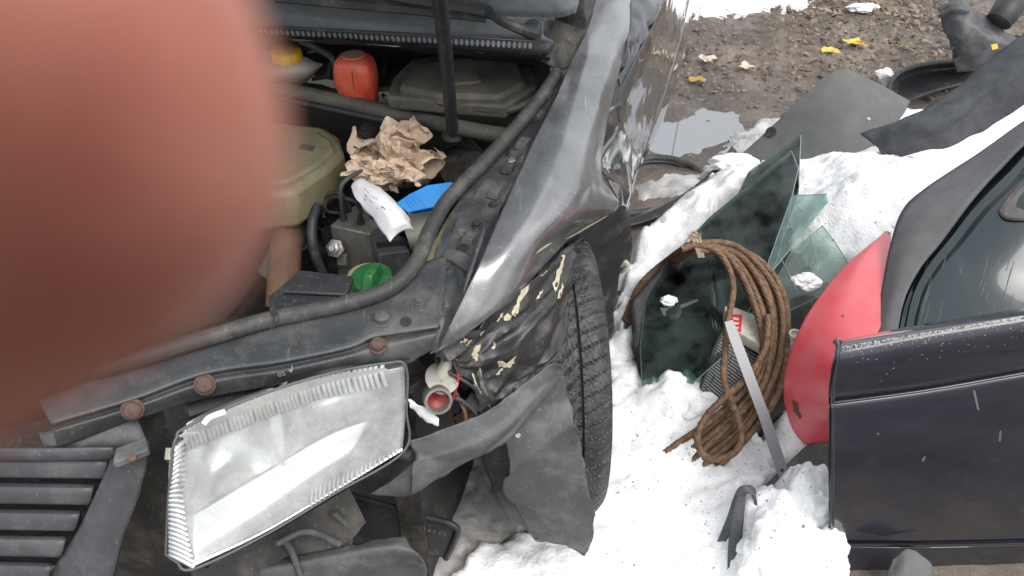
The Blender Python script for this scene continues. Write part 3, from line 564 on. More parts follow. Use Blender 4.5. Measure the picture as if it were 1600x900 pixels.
# grime-dark bay shell
slab('bay_floor', [(-200, 60), (300, 30), (700, 70), (860, 130), (800, 330), (690, 430), (600, 520), (300, 580), (-150, 700)], .46, .02, m_bay, car)
loft('inner_wing', [[(668, 400, .80), (700, 330, .82), (755, 262, .85), (815, 200, .87), (868, 118, .89)], [(640, 420, .66), (670, 340, .68), (720, 275, .7), (780, 215, .72), (835, 140, .76)], [(600, 420, .46), (640, 350, .46), (690, 300, .46), (740, 250, .46), (800, 190, .46)]], 24, 40, m_bay, car, crumple=(.012, 10, 3))
loft('lock_panel_back', [[(100, 610, .78), (300, 545, .78), (420, 510, .78), (545, 485, .785), (640, 440, .79)], [(100, 570, .46), (300, 510, .46), (420, 480, .46), (545, 450, .46), (640, 410, .46)]], 8, 30, m_bay, car)
loft('bulkhead', [[(-420, 0, .965), (250, 48, .965), (400, 55, .965), (600, 68, .965), (860, 85, .955)], [(-420, 5, .90), (250, 48, .90), (400, 62, .88), (600, 80, .86), (860, 100, .88)], [(-420, 40, .5), (250, 90, .5), (400, 110, .5), (600, 130, .5), (860, 150, .5)]], 24, 40, m_bay, car, crumple=(.01, 9, 3))
# cowl, windscreen and wiper
cowl = loft('cowl_panel', [[(-420, -85, 1.05), (200, -30, 1.045), (440, -12, 1.04), (640, 18, 1.02), (850, 30, 1.005)], [(-420, -40, 1.0), (200, 10, 1.0), (440, 22, .995), (640, 40, .99), (850, 55, .985)], [(-420, -15, .975), (200, 32, .975), (440, 42, .975), (640, 52, .975), (865, 66, .972)]], 20, 50, m_cowl, car, solid=.003, crumple=(.002, 8, 2))
strip = loft('cowl_vent_strip', [[(-420, -15, .978), (200, 32, .978), (440, 42, .978), (640, 53, .978), (868, 67, .974)], [(-420, -3, .962), (200, 42, .962), (440, 53, .962), (640, 65, .962), (862, 80, .960)], [(-420, 5, .95), (200, 47, .950), (440, 60, .95), (640, 73, .95), (850, 90, .945)]], 8, 60, m_plast, car, solid=.003)
for k in range(52):
    x = 408 + k * 8.25; y = 43.5 + (x - 408) * .0545
    p, n = on(strip, x, y + 5, .0); t = ((E_L - n * n.dot(E_L)).normalized()); q = n.cross(t)
    w_, h_ = .0038, .0062
    pts = [p + t * (w_ * math.cos(a)) + q * (h_ * math.sin(a)) + n * .0008 for a in [i * math.pi / 4 for i in range(8)]]
    extrude('vent_slot', pts, n * .0012, m_strip, strip, smooth=False)
loft('windscreen', [[(-420, -87, 1.055), (200, -32, 1.05), (440, -14, 1.045), (640, 16, 1.025), (850, 28, 1.01), (900, 20, 1.02)], [(-420, -190, 1.25), (200, -160, 1.25), (440, -150, 1.25), (640, -130, 1.23), (860, -120, 1.21), (940, -130, 1.2)], [(-420, -340, 1.45), (200, -320, 1.45), (440, -310, 1.45), (640, -300, 1.44), (880, -290, 1.42), (960, -300, 1.42)]], 20, 40, m_wind, car, solid=.005)
loft('dashboard', [[(-420, -90, .98), (200, -40, .98), (440, -30, .98), (640, 0, .98), (860, 10, .98)], [(-420, -170, 1.0), (200, -140, 1.0), (440, -140, 1.0), (640, -130, 1.0), (860, -120, 1.0)]], 6, 10, m_plast2, car)
wp = tube('wiper', [(835, 51, 1.01), (815, 46, 1.025), (785, 33, 1.04), (770, 24, 1.045), (755, 17, 1.045), (690, 6, 1.055), (560, -14, 1.07)], [.013, .010, .009, .008, .014, .013, .010], m_plast, car, px=True, seg=8, n=50)
tube('wiper_blade', [(760, 26, 1.025), (680, 17, 1.035), (560, 6, 1.05), (430, -6, 1.065)], .012, m_rubber, wp, px=True, seg=6)
lathe('wiper_pivot', U(832, 54, 1.0), (0, -.3, 1), [(0, 0), (.018, 0), (.018, .018), (.012, .026), (0, .027)], m_plast, wp)
loft('pillar_base', [[(820, -20, 1.02), (880, -30, 1.03), (945, -35, 1.0)], [(830, 30, .985), (880, 30, .975), (925, 20, .955)], [(848, 80, .94), (880, 85, .93), (905, 70, .935)]], 10, 12, m_plast, car)
loft('hinge_cover', [[(845, -10, 1.06), (880, -12, 1.06), (912, -15, 1.05)], [(855, 8, 1.02), (885, 14, 1.02), (915, 20, 1.0)], [(868, 30, .98), (888, 40, .97), (916, 48, .95)], [(850, 68, .95), (880, 80, .94), (908, 72, .935)], [(845, 95, .925), (875, 108, .915), (893, 98, .925)]], 30, 16, m_bay, car, solid=.003, crumple=(.01, 20, 3))
tube('hood_prop', [(708, 208, .79), (704, 170, .86), (697, 90, 1.0), (686, 0, 1.145), (670, -90, 1.28)], .0125, m_plast, car, px=True, seg=12, n=30)
lathe('prop_socket', U(708, 213, .775), (0, 0, 1), [(0, 0), (.026, 0), (.022, .02), (.014, .03), (0, .03)], m_rubber, car)

# engine bay fittings
ab = slab('air_filter_box', [(604, 150), (614, 120), (642, 92), (720, 80), (832, 90), (840, 134), (790, 166), (690, 158)], .852, .03, m_dirtbay, car, bevel=.006)
slab('box_lid', [(622, 134), (648, 100), (722, 88), (812, 96), (822, 128), (782, 150), (690, 148)], .868, .03, m_dirtbay, ab, bevel=.009)
slab('box_lid_boss', [(690, 112), (745, 108), (752, 126), (692, 132)], .873, .01, m_dirtbay, ab, bevel=.003)
loft('box_lip', [[(600, 150, .845), (690, 158, .845), (788, 167, .845), (842, 146, .85)], [(602, 156, .838), (690, 166, .838), (792, 175, .838), (846, 152, .842)], [(604, 162, .825), (690, 172, .825), (792, 181, .825), (846, 158, .83)]], 6, 40, m_dirtbay, ab, solid=.004)
loft('box_wall', [[(606, 160, .828), (690, 168, .828), (788, 177, .828), (842, 156, .83)], [(608, 200, .74), (690, 212, .74), (790, 220, .74), (840, 200, .74)], [(612, 300, .5), (690, 310, .5), (790, 320, .5), (830, 300, .5)]], 10, 30, m_dirtbay, ab)
for x in (668, 712, 760): frustum('box_clip', U(x, 162 + (x - 668) * .1, .835), .02, .008, .018, m_dirtbay, ab, bevel=.002)
lathe('box_screw', U(605, 146, .852), (0, 0, 1), [(0, 0), (.006, 0), (.006, .005), (0, .006)], m_steel, ab, seg=12)
tube('cross_tube', [(380, 120, .80), (450, 140, .80), (540, 160, .80), (630, 180, .80), (720, 200, .80), (800, 214, .80)], .0165, m_dirtbay, car, px=True, n=50)
tube('cross_tube', [(380, 135, .785), (450, 155, .785), (540, 175, .785), (640, 196, .785)], .009, m_plast, car, px=True, n=40)
tube('hose', [(780, 250, .74), (795, 215, .76), (820, 180, .79), (842, 150, .82)], .014, m_rubber, car, px=True)
tube('hose', [(470, 65, .90), (500, 78, .89), (520, 92, .88), (528, 120, .84)], .008, m_rubber, car, px=True)
tube('hose', [(480, 82, .88), (500, 80, .88), (515, 88, .87), (524, 115, .83)], .003, m_rubber, car, px=True)
tube('ribbed_hose', [(545, 250, .68), (565, 225, .70), (590, 200, .715), (620, 185, .72)], .026, m_rubber, car, px=True, ribs=.008, n=90, seg=16)
# engine under the covering finger, and the far fender
eng = frustum('engine_cover', CP(1.08, -1.04, .46), .34, .34, .22, m_dirtbay, car, taper=.86, rz=-YAW, bevel=.03)
for k in range(5): frustum('cover_rib', CP(1.08, -1.15 + k * .055, .67), .02, .24, .02, m_plast, eng, rz=-YAW, bevel=.004)
lathe('oil_cap', CP(1.18, -1.12, .67), (0, 0, 1), [(0, 0), (.035, 0), (.035, .025), (.02, .03), (0, .03)], m_plast, eng, lobes=12, lobe_amp=.04, seg=48)
for k in range(5): tube('intake_runner', [CP(.95, -1.17 + k * .06, .66), CP(.88, -1.17 + k * .06, .68), CP(.82, -1.17 + k * .06, .60), CP(.82, -1.17 + k * .06, .5)], .022, m_alu, eng, n=16)
loft('far_fender', [[CP(.62, -1.28, .80), CP(1.1, -1.27, .87), CP(1.75, -1.27, .95)], [CP(.62, -1.42, .79), CP(1.1, -1.44, .87), CP(1.75, -1.46, .93)], [CP(.60, -1.50, .68), CP(1.1, -1.54, .72), CP(1.75, -1.56, .72)]], 20, 30, m_fender, car, solid=.002, px=False)
loft('far_inner_wing', [[CP(.62, -1.28, .80), CP(1.1, -1.27, .86), CP(1.7, -1.27, .94)], [CP(.62, -1.2, .46), CP(1.1, -1.2, .46), CP(1.6, -1.2, .46)]], 10, 16, m_bay, car, px=False)
# brake fluid reservoir with yellow cap
rs = loft('brake_fluid_reservoir', [[(395, 92, .86), (430, 88, .88), (470, 88, .88), (495, 98, .86)], [(390, 104, .855), (430, 104, .875), (475, 104, .87), (504, 100, .855)], [(395, 118, .845), (430, 122, .85), (475, 120, .845), (498, 108, .845)], [(395, 130, .81), (430, 135, .80), (470, 132, .80), (490, 118, .81)]], 20, 24, m_tankw, car, crumple=(.002, 20, 2))
lathe('reservoir_cap', U(450, 94, .875), (0, -.05, 1), [(0, 0), (.031, 0), (.032, .003), (.031, .021), (.028, .024), (0, .0245)], m_yellow, rs, seg=72, lobes=24, lobe_amp=.018, angle=50)
frustum('reservoir_body', U(440, 140, .66), .10, .07, .16, m_tankw, rs, bevel=.01)
# expansion tank
tk = slab('expansion_tank', [(300, 205), (440, 190), (505, 196), (530, 212), (537, 236), (512, 262), (455, 300), (300, 310)], .78, .085, m_tank, car, bevel=.014)
slab('tank_upper_shell', [(300, 215), (440, 203), (498, 206), (518, 218), (522, 234), (500, 254), (450, 282), (300, 290)], .788, .02, m_tank, tk, bevel=.007)
slab('tank_label', [(470, 224), (492, 228), (488, 236), (466, 232)], .7895, .001, m_dirtbay, tk)
tube('tank_seam', [(330, 300, .70), (400, 318, .70), (455, 312, .70), (505, 288, .695), (533, 262, .695)], .004, m_tank, tk, px=True, flat=1.6)
loft('tank_tab', [[(500, 280, .69), (512, 272, .69), (532, 268, .69)], [(500, 290, .688), (516, 284, .688), (531, 276, .688)]], 5, 10, m_tank, tk, solid=.004)
tube('rusty_pipe', [(440, 480, .60), (445, 410, .66), (450, 350, .66), (455, 300, .60)], .03, m_rustpipe, car, px=True, n=24)
tube('hose', [(420, 430, .62), (440, 395, .66), (460, 375, .66), (475, 350, .62)], .022, m_dirtbay, car, px=True)
# brake hydraulic block with pipes and connector
bl = slab('brake_hydraulic_block', [(515, 352), (556, 318), (602, 340), (582, 362), (578, 366)], .68, .13, m_alu, car, bevel=.003)
for x, y in ((537, 342), (564, 349), (545, 330), (585, 340)):
    lathe('pipe_nut', U(x, y, .68), (0, 0, 1), [(0, 0), (.008, 0), (.008, .01), (.005, .012), (.005, .02), (0, .02)], m_bay, bl, seg=6)
tube('brake_pipe', [(537, 342, .69), (533, 310, .75), (534, 290, .78), (548, 276, .79), (575, 262, .78)], .0042, m_plast2, car, px=True)
tube('brake_pipe', [(564, 349, .69), (562, 325, .73), (548, 312, .75), (520, 308, .74), (508, 318, .72), (512, 330, .70), (535, 333, .69)], .0038, m_plast, car, px=True)
tube('brake_pipe', [(545, 330, .69), (535, 305, .74), (515, 303, .735), (505, 320, .70), (506, 340, .68)], .0038, m_plast, car, px=True)
tube('cable_conduit', [(495, 320, .72), (488, 350, .70), (490, 390, .66), (505, 430, .6)], .010, m_plast, car, px=True)
lathe('mount_bolt', U(523, 388, .645), (-.1, -.75, .55), [(0, -.01), (.019, -.01), (.019, 0), (.012, .002), (.012, .01), (.006, .012), (.006, .02), (0, .02)], m_steel, car, seg=6, angle=30)
frustum('pump_motor', U(550, 425, .52), .09, .05, .12, m_plast, car, rz=-.3, bevel=.006)
cb = slab('control_unit_connector', [(578, 362), (602, 350), (632, 372), (640, 392), (592, 398)], .69, .09, m_plast2, car, bevel=.003)
for k in range(9): slab('cooling_fin', [(588, 378 + k * 5), (638, 374 + k * 5), (638, 376.5 + k * 5), (588, 380.5 + k * 5)], .70 - k * .008, .012, m_plast, cb)
# washer tank neck and green cap
wt = loft('washer_tank', [[(640, 330, .74), (670, 325, .75), (700, 330, .75)], [(630, 350, .735), (665, 345, .75), (712, 345, .745)], [(640, 385, .70), (665, 385, .70), (690, 378, .71)], [(640, 420, .55), (660, 420, .55), (680, 410, .55)]], 16, 16, m_tankw, car)
tube('tank_rim', [(668, 418, .785), (690, 372, .80), (712, 335, .815), (735, 300, .83)], .009, m_tank, car, px=True)
nk = lathe('filler_neck', U(578, 452, .73), (0, 0, 1), [(0, -.1), (.036, -.1), (.038, .02), (.034, .03), (0, .03)], m_tank, car)
gc = lathe('washer_cap', U(583, 446, .765), (.02, -.12, 1), [(0, 0), (.0335, 0), (.035, .004), (.034, .018), (.030, .022), (0, .0225)], m_green, nk, seg=72, lobes=30, lobe_amp=.012, angle=50)
frustum('cap_grip', U(583, 441, .784), .022, .06, .026, m_green, nk, taper=.62, rz=R(-12), bevel=.003, tilt=(R(-4), 0))
# fuse box
fb = slab('fuse_box', [(418, 462), (468, 420), (560, 430), (552, 466), (500, 480), (424, 488)], .782, .10, m_plast, car, bevel=.006)
slab('fuse_box_lid', [(440, 455), (472, 424), (553, 433), (541, 460)], .789, .006, m_plast, fb, bevel=.003)
# more dark fittings so the bay reads as full
for a, b, r, m_ in (([(480, 330, .62), (500, 345, .6), (505, 400, .58)], 0, .012, m_plast), ([(650, 320, .66), (700, 290, .68), (740, 240, .7), (770, 215, .72)], 0, .012, m_rubber),
                    ([(690, 235, .7), (720, 225, .73), (750, 235, .72), (775, 250, .70)], 0, .007, m_plast), ([(600, 240, .64), (660, 260, .63), (720, 275, .66)], 0, .02, m_dirtbay)):
    tube('wiring_hose', a, r, m_, car, px=True)
loft('suspension_tower', [[(690, 235, .72), (730, 225, .74), (775, 240, .74)], [(685, 262, .73), (735, 255, .76), (780, 262, .75)], [(700, 295, .70), (740, 290, .71), (765, 285, .72)], [(700, 330, .58), (730, 330, .58), (755, 320, .6)]], 20, 20, m_bay, car, crumple=(.008, 20, 3))
plate('bracket', [(715, 222), (722, 206), (735, 218), (752, 236), (742, 262), (716, 248)], plane3((715, 222, .75), (752, 236, .76), (730, 262, .70)), .004, m_bay, car)

wr_ = random.Random(11)
for k in range(26):
    if k % 2: x, y, z = wr_.uniform(500, 600), wr_.uniform(75, 150), wr_.uniform(.72, .80)
    else: x, y, z = wr_.uniform(490, 720), wr_.uniform(225, 330), wr_.uniform(.58, .68)
    pts = [U(x, y, z)]
    for q in range(4): pts.append(pts[-1] + Vector((wr_.uniform(-.05, .08), wr_.uniform(-.05, .05), wr_.uniform(-.025, .025))))
    tube('wiring_hose', pts, wr_.choice([.0025, .003, .005, .008]), wr_.choice([m_plast, m_rubber, m_dirtbay, m_plast2, m_bay]), car, seg=7, n=26)
for k in range(18):
    x, y, z = wr_.choice([(wr_.uniform(500, 610), wr_.uniform(85, 150), .74), (wr_.uniform(560, 720), wr_.uniform(215, 320), .62), (wr_.uniform(480, 560), wr_.uniform(360, 430), .60)])
    frustum('bay_clip', U(x, y, z), wr_.uniform(.015, .04), wr_.uniform(.01, .03), wr_.uniform(.01, .03), wr_.choice([m_plast, m_dirtbay, m_alu, m_plast2]), car, taper=.8, rz=wr_.uniform(0, 3), tilt=(wr_.uniform(-.4, .4), wr_.uniform(-.4, .4)), bevel=.002)
# headlight
hl = loft('headlight', [                                     # dark back housing
    [(272, 660, .755), (390, 615, .765), (520, 575, .765), (640, 560, .755)], [(300, 640, .70), (400, 600, .70), (520, 555, .70), (650, 545, .70)],
    [(330, 760, .56), (430, 720, .56), (540, 660, .56), (655, 610, .56)], [(296, 893, .54), (410, 842, .545), (520, 778, .55), (634, 708, .555)]], 20, 30, m_plast, car, crumple=None, fn=lambda u, v, p: -.03 * math.sin(u * math.pi))
TOP = [(288, 680, .75), (395, 636, .752), (500, 600, .75), (632, 574, .742)]; BOT = [(302, 886, .553), (410, 835, .56), (520, 770, .565), (629, 703, .57)]
MID = [(284, 785, .655), (402, 740, .657), (512, 688, .657), (633, 640, .655)]
SIDE_T, SIDE_M, SIDE_B = (270, 706, .752), (263, 785, .655), (259, 866, .556)
loft('headlight_lens', [TOP, MID, BOT], 24, 40, m_lens, hl, solid=.003)
BB = [(302, 806, .605), (400, 748, .61), (520, 678, .615), (636, 640, .612)]
loft('reflector_shelf', [[(302, 884, .557), (410, 833, .563), (520, 769, .568), (628, 704, .572)], [(301, 846, .576), (405, 794, .58), (520, 724, .585), (632, 672, .588)], BB], 12, 40, m_chrome, hl)
BT = [(292, 664, .745), (395, 620, .748), (505, 582, .746), (636, 560, .738)]
def bowls(u, v, p):
    w = (v - .21) / .24 if v < .45 else (v - .72) / .27
    return .012 * max(0, 1 - (abs(v - .45) / .012)) - .055 * max(0, 1 - w * w) ** .8 * max(0, 1 - ((u - .5) / .56) ** 2)
loft('reflector', [BT, [(296, 735, .67), (398, 690, .672), (512, 632, .672), (636, 600, .672)], BB], 40, 90, m_chromer, hl, fn=bowls)
loft('reflector_top', [[(288, 682, .748), (395, 638, .75), (500, 602, .748), (632, 576, .74)], BT], 6, 40, m_chromer, hl)
loft('reflector_end', [[TOP[0], BT[0]], [(284, 785, .655), (296, 745, .65)], [BOT[0], BB[0]]], 20, 8, m_chromer, hl)
loft('reflector_end', [[TOP[3], BT[3]], [(633, 640, .655), (636, 604, .652)], [BOT[3], BB[3]]], 20, 8, m_chromer, hl)
# bulb shield
def lerp(a, b, t): return tuple(a[i] + (b[i] - a[i]) * t for i in range(3))
loft('lens_side', [[SIDE_T, TOP[0]], [SIDE_M, MID[0]], [SIDE_B, BOT[0]]], 20, 6, m_chromer, hl, fn=lambda u, v, p: -.004)
for k in range(24):                                          # prisms down the inner end
    t = (k + .5) / 24; a = cr([U(*SIDE_T), U(*SIDE_M), U(*SIDE_B)], 97)[int(t * 96)]; b = cr([U(*TOP[0]), U(*MID[0]), U(*BOT[0])], 97)[int(t * 96)]
    b = b + (a - b) * .08; a = a + (b - a) * .18
    tube('lens_rib', [a, (a + b) / 2 + (CAM - a).normalized() * .003, b - (a - b) * .12 - UZ * .006], [.0038, .0042, .0036], m_ribs, hl, seg=10, n=5)
tt = cr([U(*p) for p in TOP], 200); t2 = cr([U(p[0] + 6, p[1] + 22, p[2] - .022) for p in TOP], 200); t0 = cr([U(p[0] + 2, p[1] - 12, p[2] + .008) for p in TOP], 200)
for k in range(44):                                          # flutes along the top
    i = int((k + .3) / 44 * 184)
    tube('lens_flute', [t0[i], tt[i] + (CAM - tt[i]).normalized() * .004, t2[i] + (CAM - t2[i]).normalized() * .002], [.0034, .0037, .0034], m_rib, hl, seg=10, n=6)
bb_ = cr([U(*p) for p in BOT], 200); b2 = cr([U(p[0] + 2, p[1] - 24, p[2] + .022) for p in BOT], 200)
for k in range(20):
    i = int(112 + k * 4.3); tube('lens_rib', [bb_[i] + (CAM - bb_[i]).normalized() * .002, b2[i] + (CAM - b2[i]).normalized() * .002], [.0024, .0014], m_rib, hl, seg=8, n=3)
tube('lens_seal', [SIDE_B, SIDE_M, SIDE_T, (276, 684, .765), (290, 668, .768), (392, 622, .77), (505, 586, .766), (600, 568, .755), (634, 573, .745), (635, 640, .655), (631, 705, .568), (521, 772, .562), (410, 838, .556), (302, 889, .549), (276, 878, .552), SIDE_B], .0019, m_felt, hl, px=True, n=150, seg=8)
loft('lens_top_cover', [[(276, 682, .766), (390, 626, .771), (505, 590, .767), (600, 574, .756)], [(290, 684, .752), (396, 640, .754), (500, 603, .752), (610, 580, .746)]], 6, 40, m_rib, hl)
tube('lens_clip', [(318, 662, .775), (328, 652, .78), (352, 643, .78)], .004, m_white, hl, px=True, seg=6)
tube('lens_clip', [(268, 700, .745), (266, 718, .735)], .007, m_tankw, hl, px=True, seg=6)
# turn signal socket, stalk and wires at the torn corner
p = U(683, 622, .63); axv = (CAM - p).normalized() + Vector((.1, 0, -.4))
so = lathe('lamp_socket', p - axv.normalized() * .03, axv, [(0, .02), (.012, .02), (.017, .028), (.018, .045), (.0225, .045), (.0235, .02), (.018, 0), (0, 0)], m_alu, car, seg=28)
lathe('socket_lining', p - axv.normalized() * .012, axv, [(0, 0), (.0165, 0), (.0165, .012), (0, .002)], m_amber, so, seg=24)
tube('lamp_stalk', [(676, 625, .60), (688, 590, .645), (700, 562, .67), (708, 545, .69)], [.012, .013, .011, .008], m_tankw, car, px=True)
lathe('socket_ring', U(690, 592, .65), (.3, -.3, .8), [(.012, 0), (.028, 0), (.028, .003), (.012, .003)], m_steel, car)
loft('broken_lamp_shell', [[(636, 622, .63), (655, 632, .62), (672, 640, .61)], [(645, 640, .61), (660, 650, .60), (684, 652, .595)], [(655, 650, .595), (668, 660, .585), (686, 664, .58)]], 14, 16, m_white, car, solid=.002, crumple=(.006, 40, 2), edge=(.004, 80))
tube('wire', [(712, 560, .68), (716, 590, .65), (710, 615, .62), (700, 640, .58)], .0025, m_wire, car, px=True)
tube('wire', [(700, 580, .66), (730, 598, .64), (748, 612, .62)], .003, m_plast, car, px=True)
tube('wire', [(690, 620, .6), (720, 625, .6), (745, 650, .57), (735, 670, .55)], .004, m_plast, car, px=True)
tube('wire', [(705, 600, .62), (725, 640, .58), (728, 660, .56)], .0035, m_rustpipe, car, px=True)
loft('torn_edge', [[(735, 565, .67), (742, 580, .65), (752, 610, .61), (765, 640, .57)], [(742, 566, .668), (750, 582, .65), (758, 608, .612), (768, 638, .572)]], 5, 24, m_alu, car, solid=.002, crumple=(.006, 40, 2), edge=(.003, 70))
for k, (x, y, z) in enumerate([(705, 640, .55), (730, 600, .58), (720, 665, .52), (745, 640, .56), (660, 600, .62)]):
    frustum('broken_fragment', U(x, y, z), .03 + .006 * k, .018, .03, [m_bay, m_plast, m_rustpipe, m_alu, m_bay][k], car, rz=k * .9, taper=.6, tilt=(.4 * k, .3), bevel=.002)

# grille
gs = loft('grille_frame', [[(176, 712, .735), (200, 706, .735), (232, 700, .735)], [(150, 770, .68), (185, 770, .68), (225, 745, .69)], [(115, 840, .61), (150, 850, .61), (195, 830, .62)], [(70, 905, .54), (110, 925, .54), (170, 920, .54)], [(20, 960, .48), (60, 990, .48), (150, 990, .48)]], 30, 14, m_grille, car, solid=.02)
slab('grille_cap', [(180, 700), (228, 682), (232, 702), (176, 724)], .745, .012, m_plast2, car, bevel=.002)
lathe('grille_screw', U(207, 716, .746), (0, -.3, 1), [(0, 0), (.006, 0), (.006, .003), (0, .004)], m_rustbolt, car, seg=10)
gr = loft('grille_backing', [[(-260, 720, .70), (0, 720, .70), (170, 725, .70)], [(-300, 905, .53), (0, 905, .53), (80, 900, .54)]], 6, 10, m_bay, car, fn=lambda u, v, p: -.03)
for k in range(6):
    y = 735 + k * 41; x1 = 165 - k * 22; z = .722 - k * .038
    loft('slat', [[(-260, y - 25, z - .004), (0, y - 23, z - .004), (x1 + 4, y - 21, z - .004)], [(-260, y - 16, z), (0, y - 14, z), (x1 + 2, y - 12, z)], [(-260, y + 3, z - .016), (0, y + 5, z - .016), (x1 - 3, y + 7, z - .016)], [(-260, y + 9, z - .024), (0, y + 11, z - .024), (x1 - 6, y + 13, z - .024)], [(-260, y + 7, z - .034), (0, y + 9, z - .034), (x1 - 6, y + 11, z - .034)]], 14, 16, m_grille, gr, solid=.003)
loft('grille_top', [[(-260, 690, .755), (0, 700, .755), (175, 700, .755)], [(-260, 705, .745), (0, 714, .745), (176, 710, .745)], [(-260, 714, .73), (0, 722, .73), (172, 720, .73)]], 6, 14, m_grille, gr, solid=.003)
loft('nose_shade_sheet', [[(200, 690, .70), (260, 670, .70)], [(200, 780, .58), (265, 800, .56)], [(150, 900, .40), (300, 930, .40)], [(150, 960, .2), (330, 960, .2)]], 16, 12, m_bay, car, fn=lambda u, v, p: -.05, crumple=(.01, 12, 3))  # dark sheet put in for the shade under the nose
loft('radiator_support', [[(300, 900, .50), (400, 860, .5), (480, 820, .5), (560, 775, .5)], [(300, 900, .3), (400, 860, .3), (480, 820, .32), (550, 780, .35)], [(300, 880, .08), (400, 850, .08), (470, 815, .1), (540, 770, .12)]], 16, 30, m_bay, car, fn=lambda u, v, p: -.05, crumple=(.02, 9, 3))
for a in ([(440, 840, .42), (455, 860, .38), (470, 900, .34)], [(520, 800, .42), (545, 830, .36), (540, 880, .3)], [(430, 850, .44), (480, 830, .42), (530, 850, .36)]): tube('wiring_hose', a, .006, m_plast2, car, px=True)
tube('tow_bracket', [(545, 790, .40), (538, 820, .37), (534, 850, .34)], .009, m_rustpipe, car, px=True)
tube('bumper_peg', [(580, 712, .55), (612, 708, .55), (642, 712, .55)], .010, m_plast, car, px=True)

# ------------------------------------------------------------------ car pieces lying loose under the nose
o = loft('bumper_fragment', [[(250, 905, .33), (360, 892, .34), (480, 868, .35), (590, 842, .36), (632, 838, .36)], [(250, 925, .33), (365, 905, .34), (490, 882, .35), (600, 860, .36), (650, 865, .35)], [(260, 990, .25), (370, 960, .27), (495, 930, .28), (610, 890, .30), (668, 893, .29)], [(265, 1040, .18), (370, 1010, .2), (495, 980, .2), (600, 940, .22), (650, 930, .22)]], 26, 50, m_plast2, solid=.004, crumple=(.005, 12, 3), edge=(.004, 40))
tag(o, 'torn grey-black bumper fragment lying below the headlight', 'bumper fragment')
tr = loft('plastic_duct', [[(535, 772, .24), (600, 790, .24), (660, 808, .23), (712, 824, .22)], [(530, 800, .20), (600, 815, .20), (660, 830, .2), (708, 838, .19)], [(520, 850, .12), (590, 856, .12), (650, 866, .12), (696, 872, .12)]], 16, 40, m_plast, solid=.006, crumple=(.002, 20, 2))
tag(tr, 'matt black plastic duct piece lying on the slush under the headlight', 'plastic part')
tube('duct_rim', [(535, 770, .245), (600, 788, .245), (660, 806, .235), (712, 823, .225), (708, 850, .17), (697, 872, .12)], .007, m_plast, tr, px=True)
for k in range(6): frustum('duct_nub', U(655 + k * 8, 826 + k * 2.2, .214 - k * .002), .006, .004, .006, m_plast2, tr)

# ------------------------------------------------------------------ things lying in the engine bay
def crumpled(name, c, size, stretch, n, seed, mat, parent=None):
    vs = []; off = Vector((seed * 3.7, seed * 1.3, seed * 2.1))
    for i in range(n):
        for j in range(n):
            u, v = i / (n - 1) - .5, j / (n - 1) - .5; q = Vector((u, v, 0))
            d = nvec(q * 2.6 + off) * .85 + Vector((u, v, .35 * math.cos(3 * u) * math.cos(3 * v)))
            e = nvec(q * 7 + off * 2); e = Vector((abs(e.x) - .3, abs(e.y) - .3, abs(e.z) - .3)) * .55
            g = nvec(q * 13 + off); g = Vector((abs(g.x), abs(g.y), abs(g.z))) * .17; h = nvec(q * 30 + off); g += Vector((abs(h.x), abs(h.y), abs(h.z))) * .035
            p = d + e + g; vs.append(c + Vector((p.x * stretch[0], p.y * stretch[1], p.z * stretch[2])) * size)
    fs = [(i * n + j, i * n + j + 1, (i + 1) * n + j + 1, (i + 1) * n + j) for i in range(n - 1) for j in range(n - 1)]
    return vs, fs
pv, pf = crumpled('paper', U(620, 238, .77), .118, (1, .85, .8), 70, 5, m_paper)
pv2, pf2 = crumpled('paper', U(602, 275, .77), .085, (1, .8, .7), 50, 9, m_paper)
k0 = len(pv); o = build('crumpled_paper', pv + pv2, pf + [tuple(i + k0 for i in f) for f in pf2], m_paper, angle=18, solid=.0006)
tag(o, 'crumpled brown paper tissue stuffed beside the hood prop in the engine bay', 'crumpled paper')
o = loft('paper_roll', [[(547, 291, .79), (556, 281, .80), (566, 279, .80), (573, 285, .79)], [(560, 315, .79), (575, 300, .815), (592, 296, .815), (606, 304, .795)], [(585, 345, .785), (600, 328, .815), (618, 322, .815), (634, 332, .79)], [(598, 366, .78), (616, 350, .805), (634, 344, .805), (646, 358, .78)], [(610, 378, .775), (624, 362, .79), (640, 356, .79), (649, 363, .775)]], 40, 24, m_white, solid=.0006, crumple=(.002, 30, 3), edge=(.003, 50))
tag(o, 'torn white printed paper rolled up beside the blue scraper', 'paper')
for k in range(14):
    x, y = 566 + random.random() * 50, 0; t = (x - 560) / 80; y = 298 + t * 62 + random.uniform(-12, 8); l = random.uniform(2, 6)
    decal('print_mark', [(x, y), (x + l, y + l * .8), (x + l + 1, y + l * .8 + 1.6), (x + 1, y + 1.6)], o, m_plast2, o, .0006)
bp_ = plane3((620, 318, .80), (713, 292, .815), (637, 331, .79))
sc_ = plate('plastic_scraper', [(619, 317), (640, 303), (668, 289), (706, 284), (714, 292), (686, 322), (637, 332)], bp_, .004, m_blue, bevel=.001)
tag(sc_, 'bright blue plastic scraper resting on the washer tank', 'scraper')
for k in range(5): decal('grip_ridge', [(622 + k * 6, 314 - k * 3), (624 + k * 6, 313 - k * 3), (641 + k * 7, 330 - k * 1.4), (638.5 + k * 7, 330.5 - k * 1.4)], sc_, m_blue, sc_, .0016)
bq = plane3((640, 332, .775), (700, 318, .785), (650, 338, .77))
plate('scraper_lower_leaf', [(636, 330), (660, 326), (692, 318), (680, 328), (645, 334)], bq, .004, m_blue, sc_)
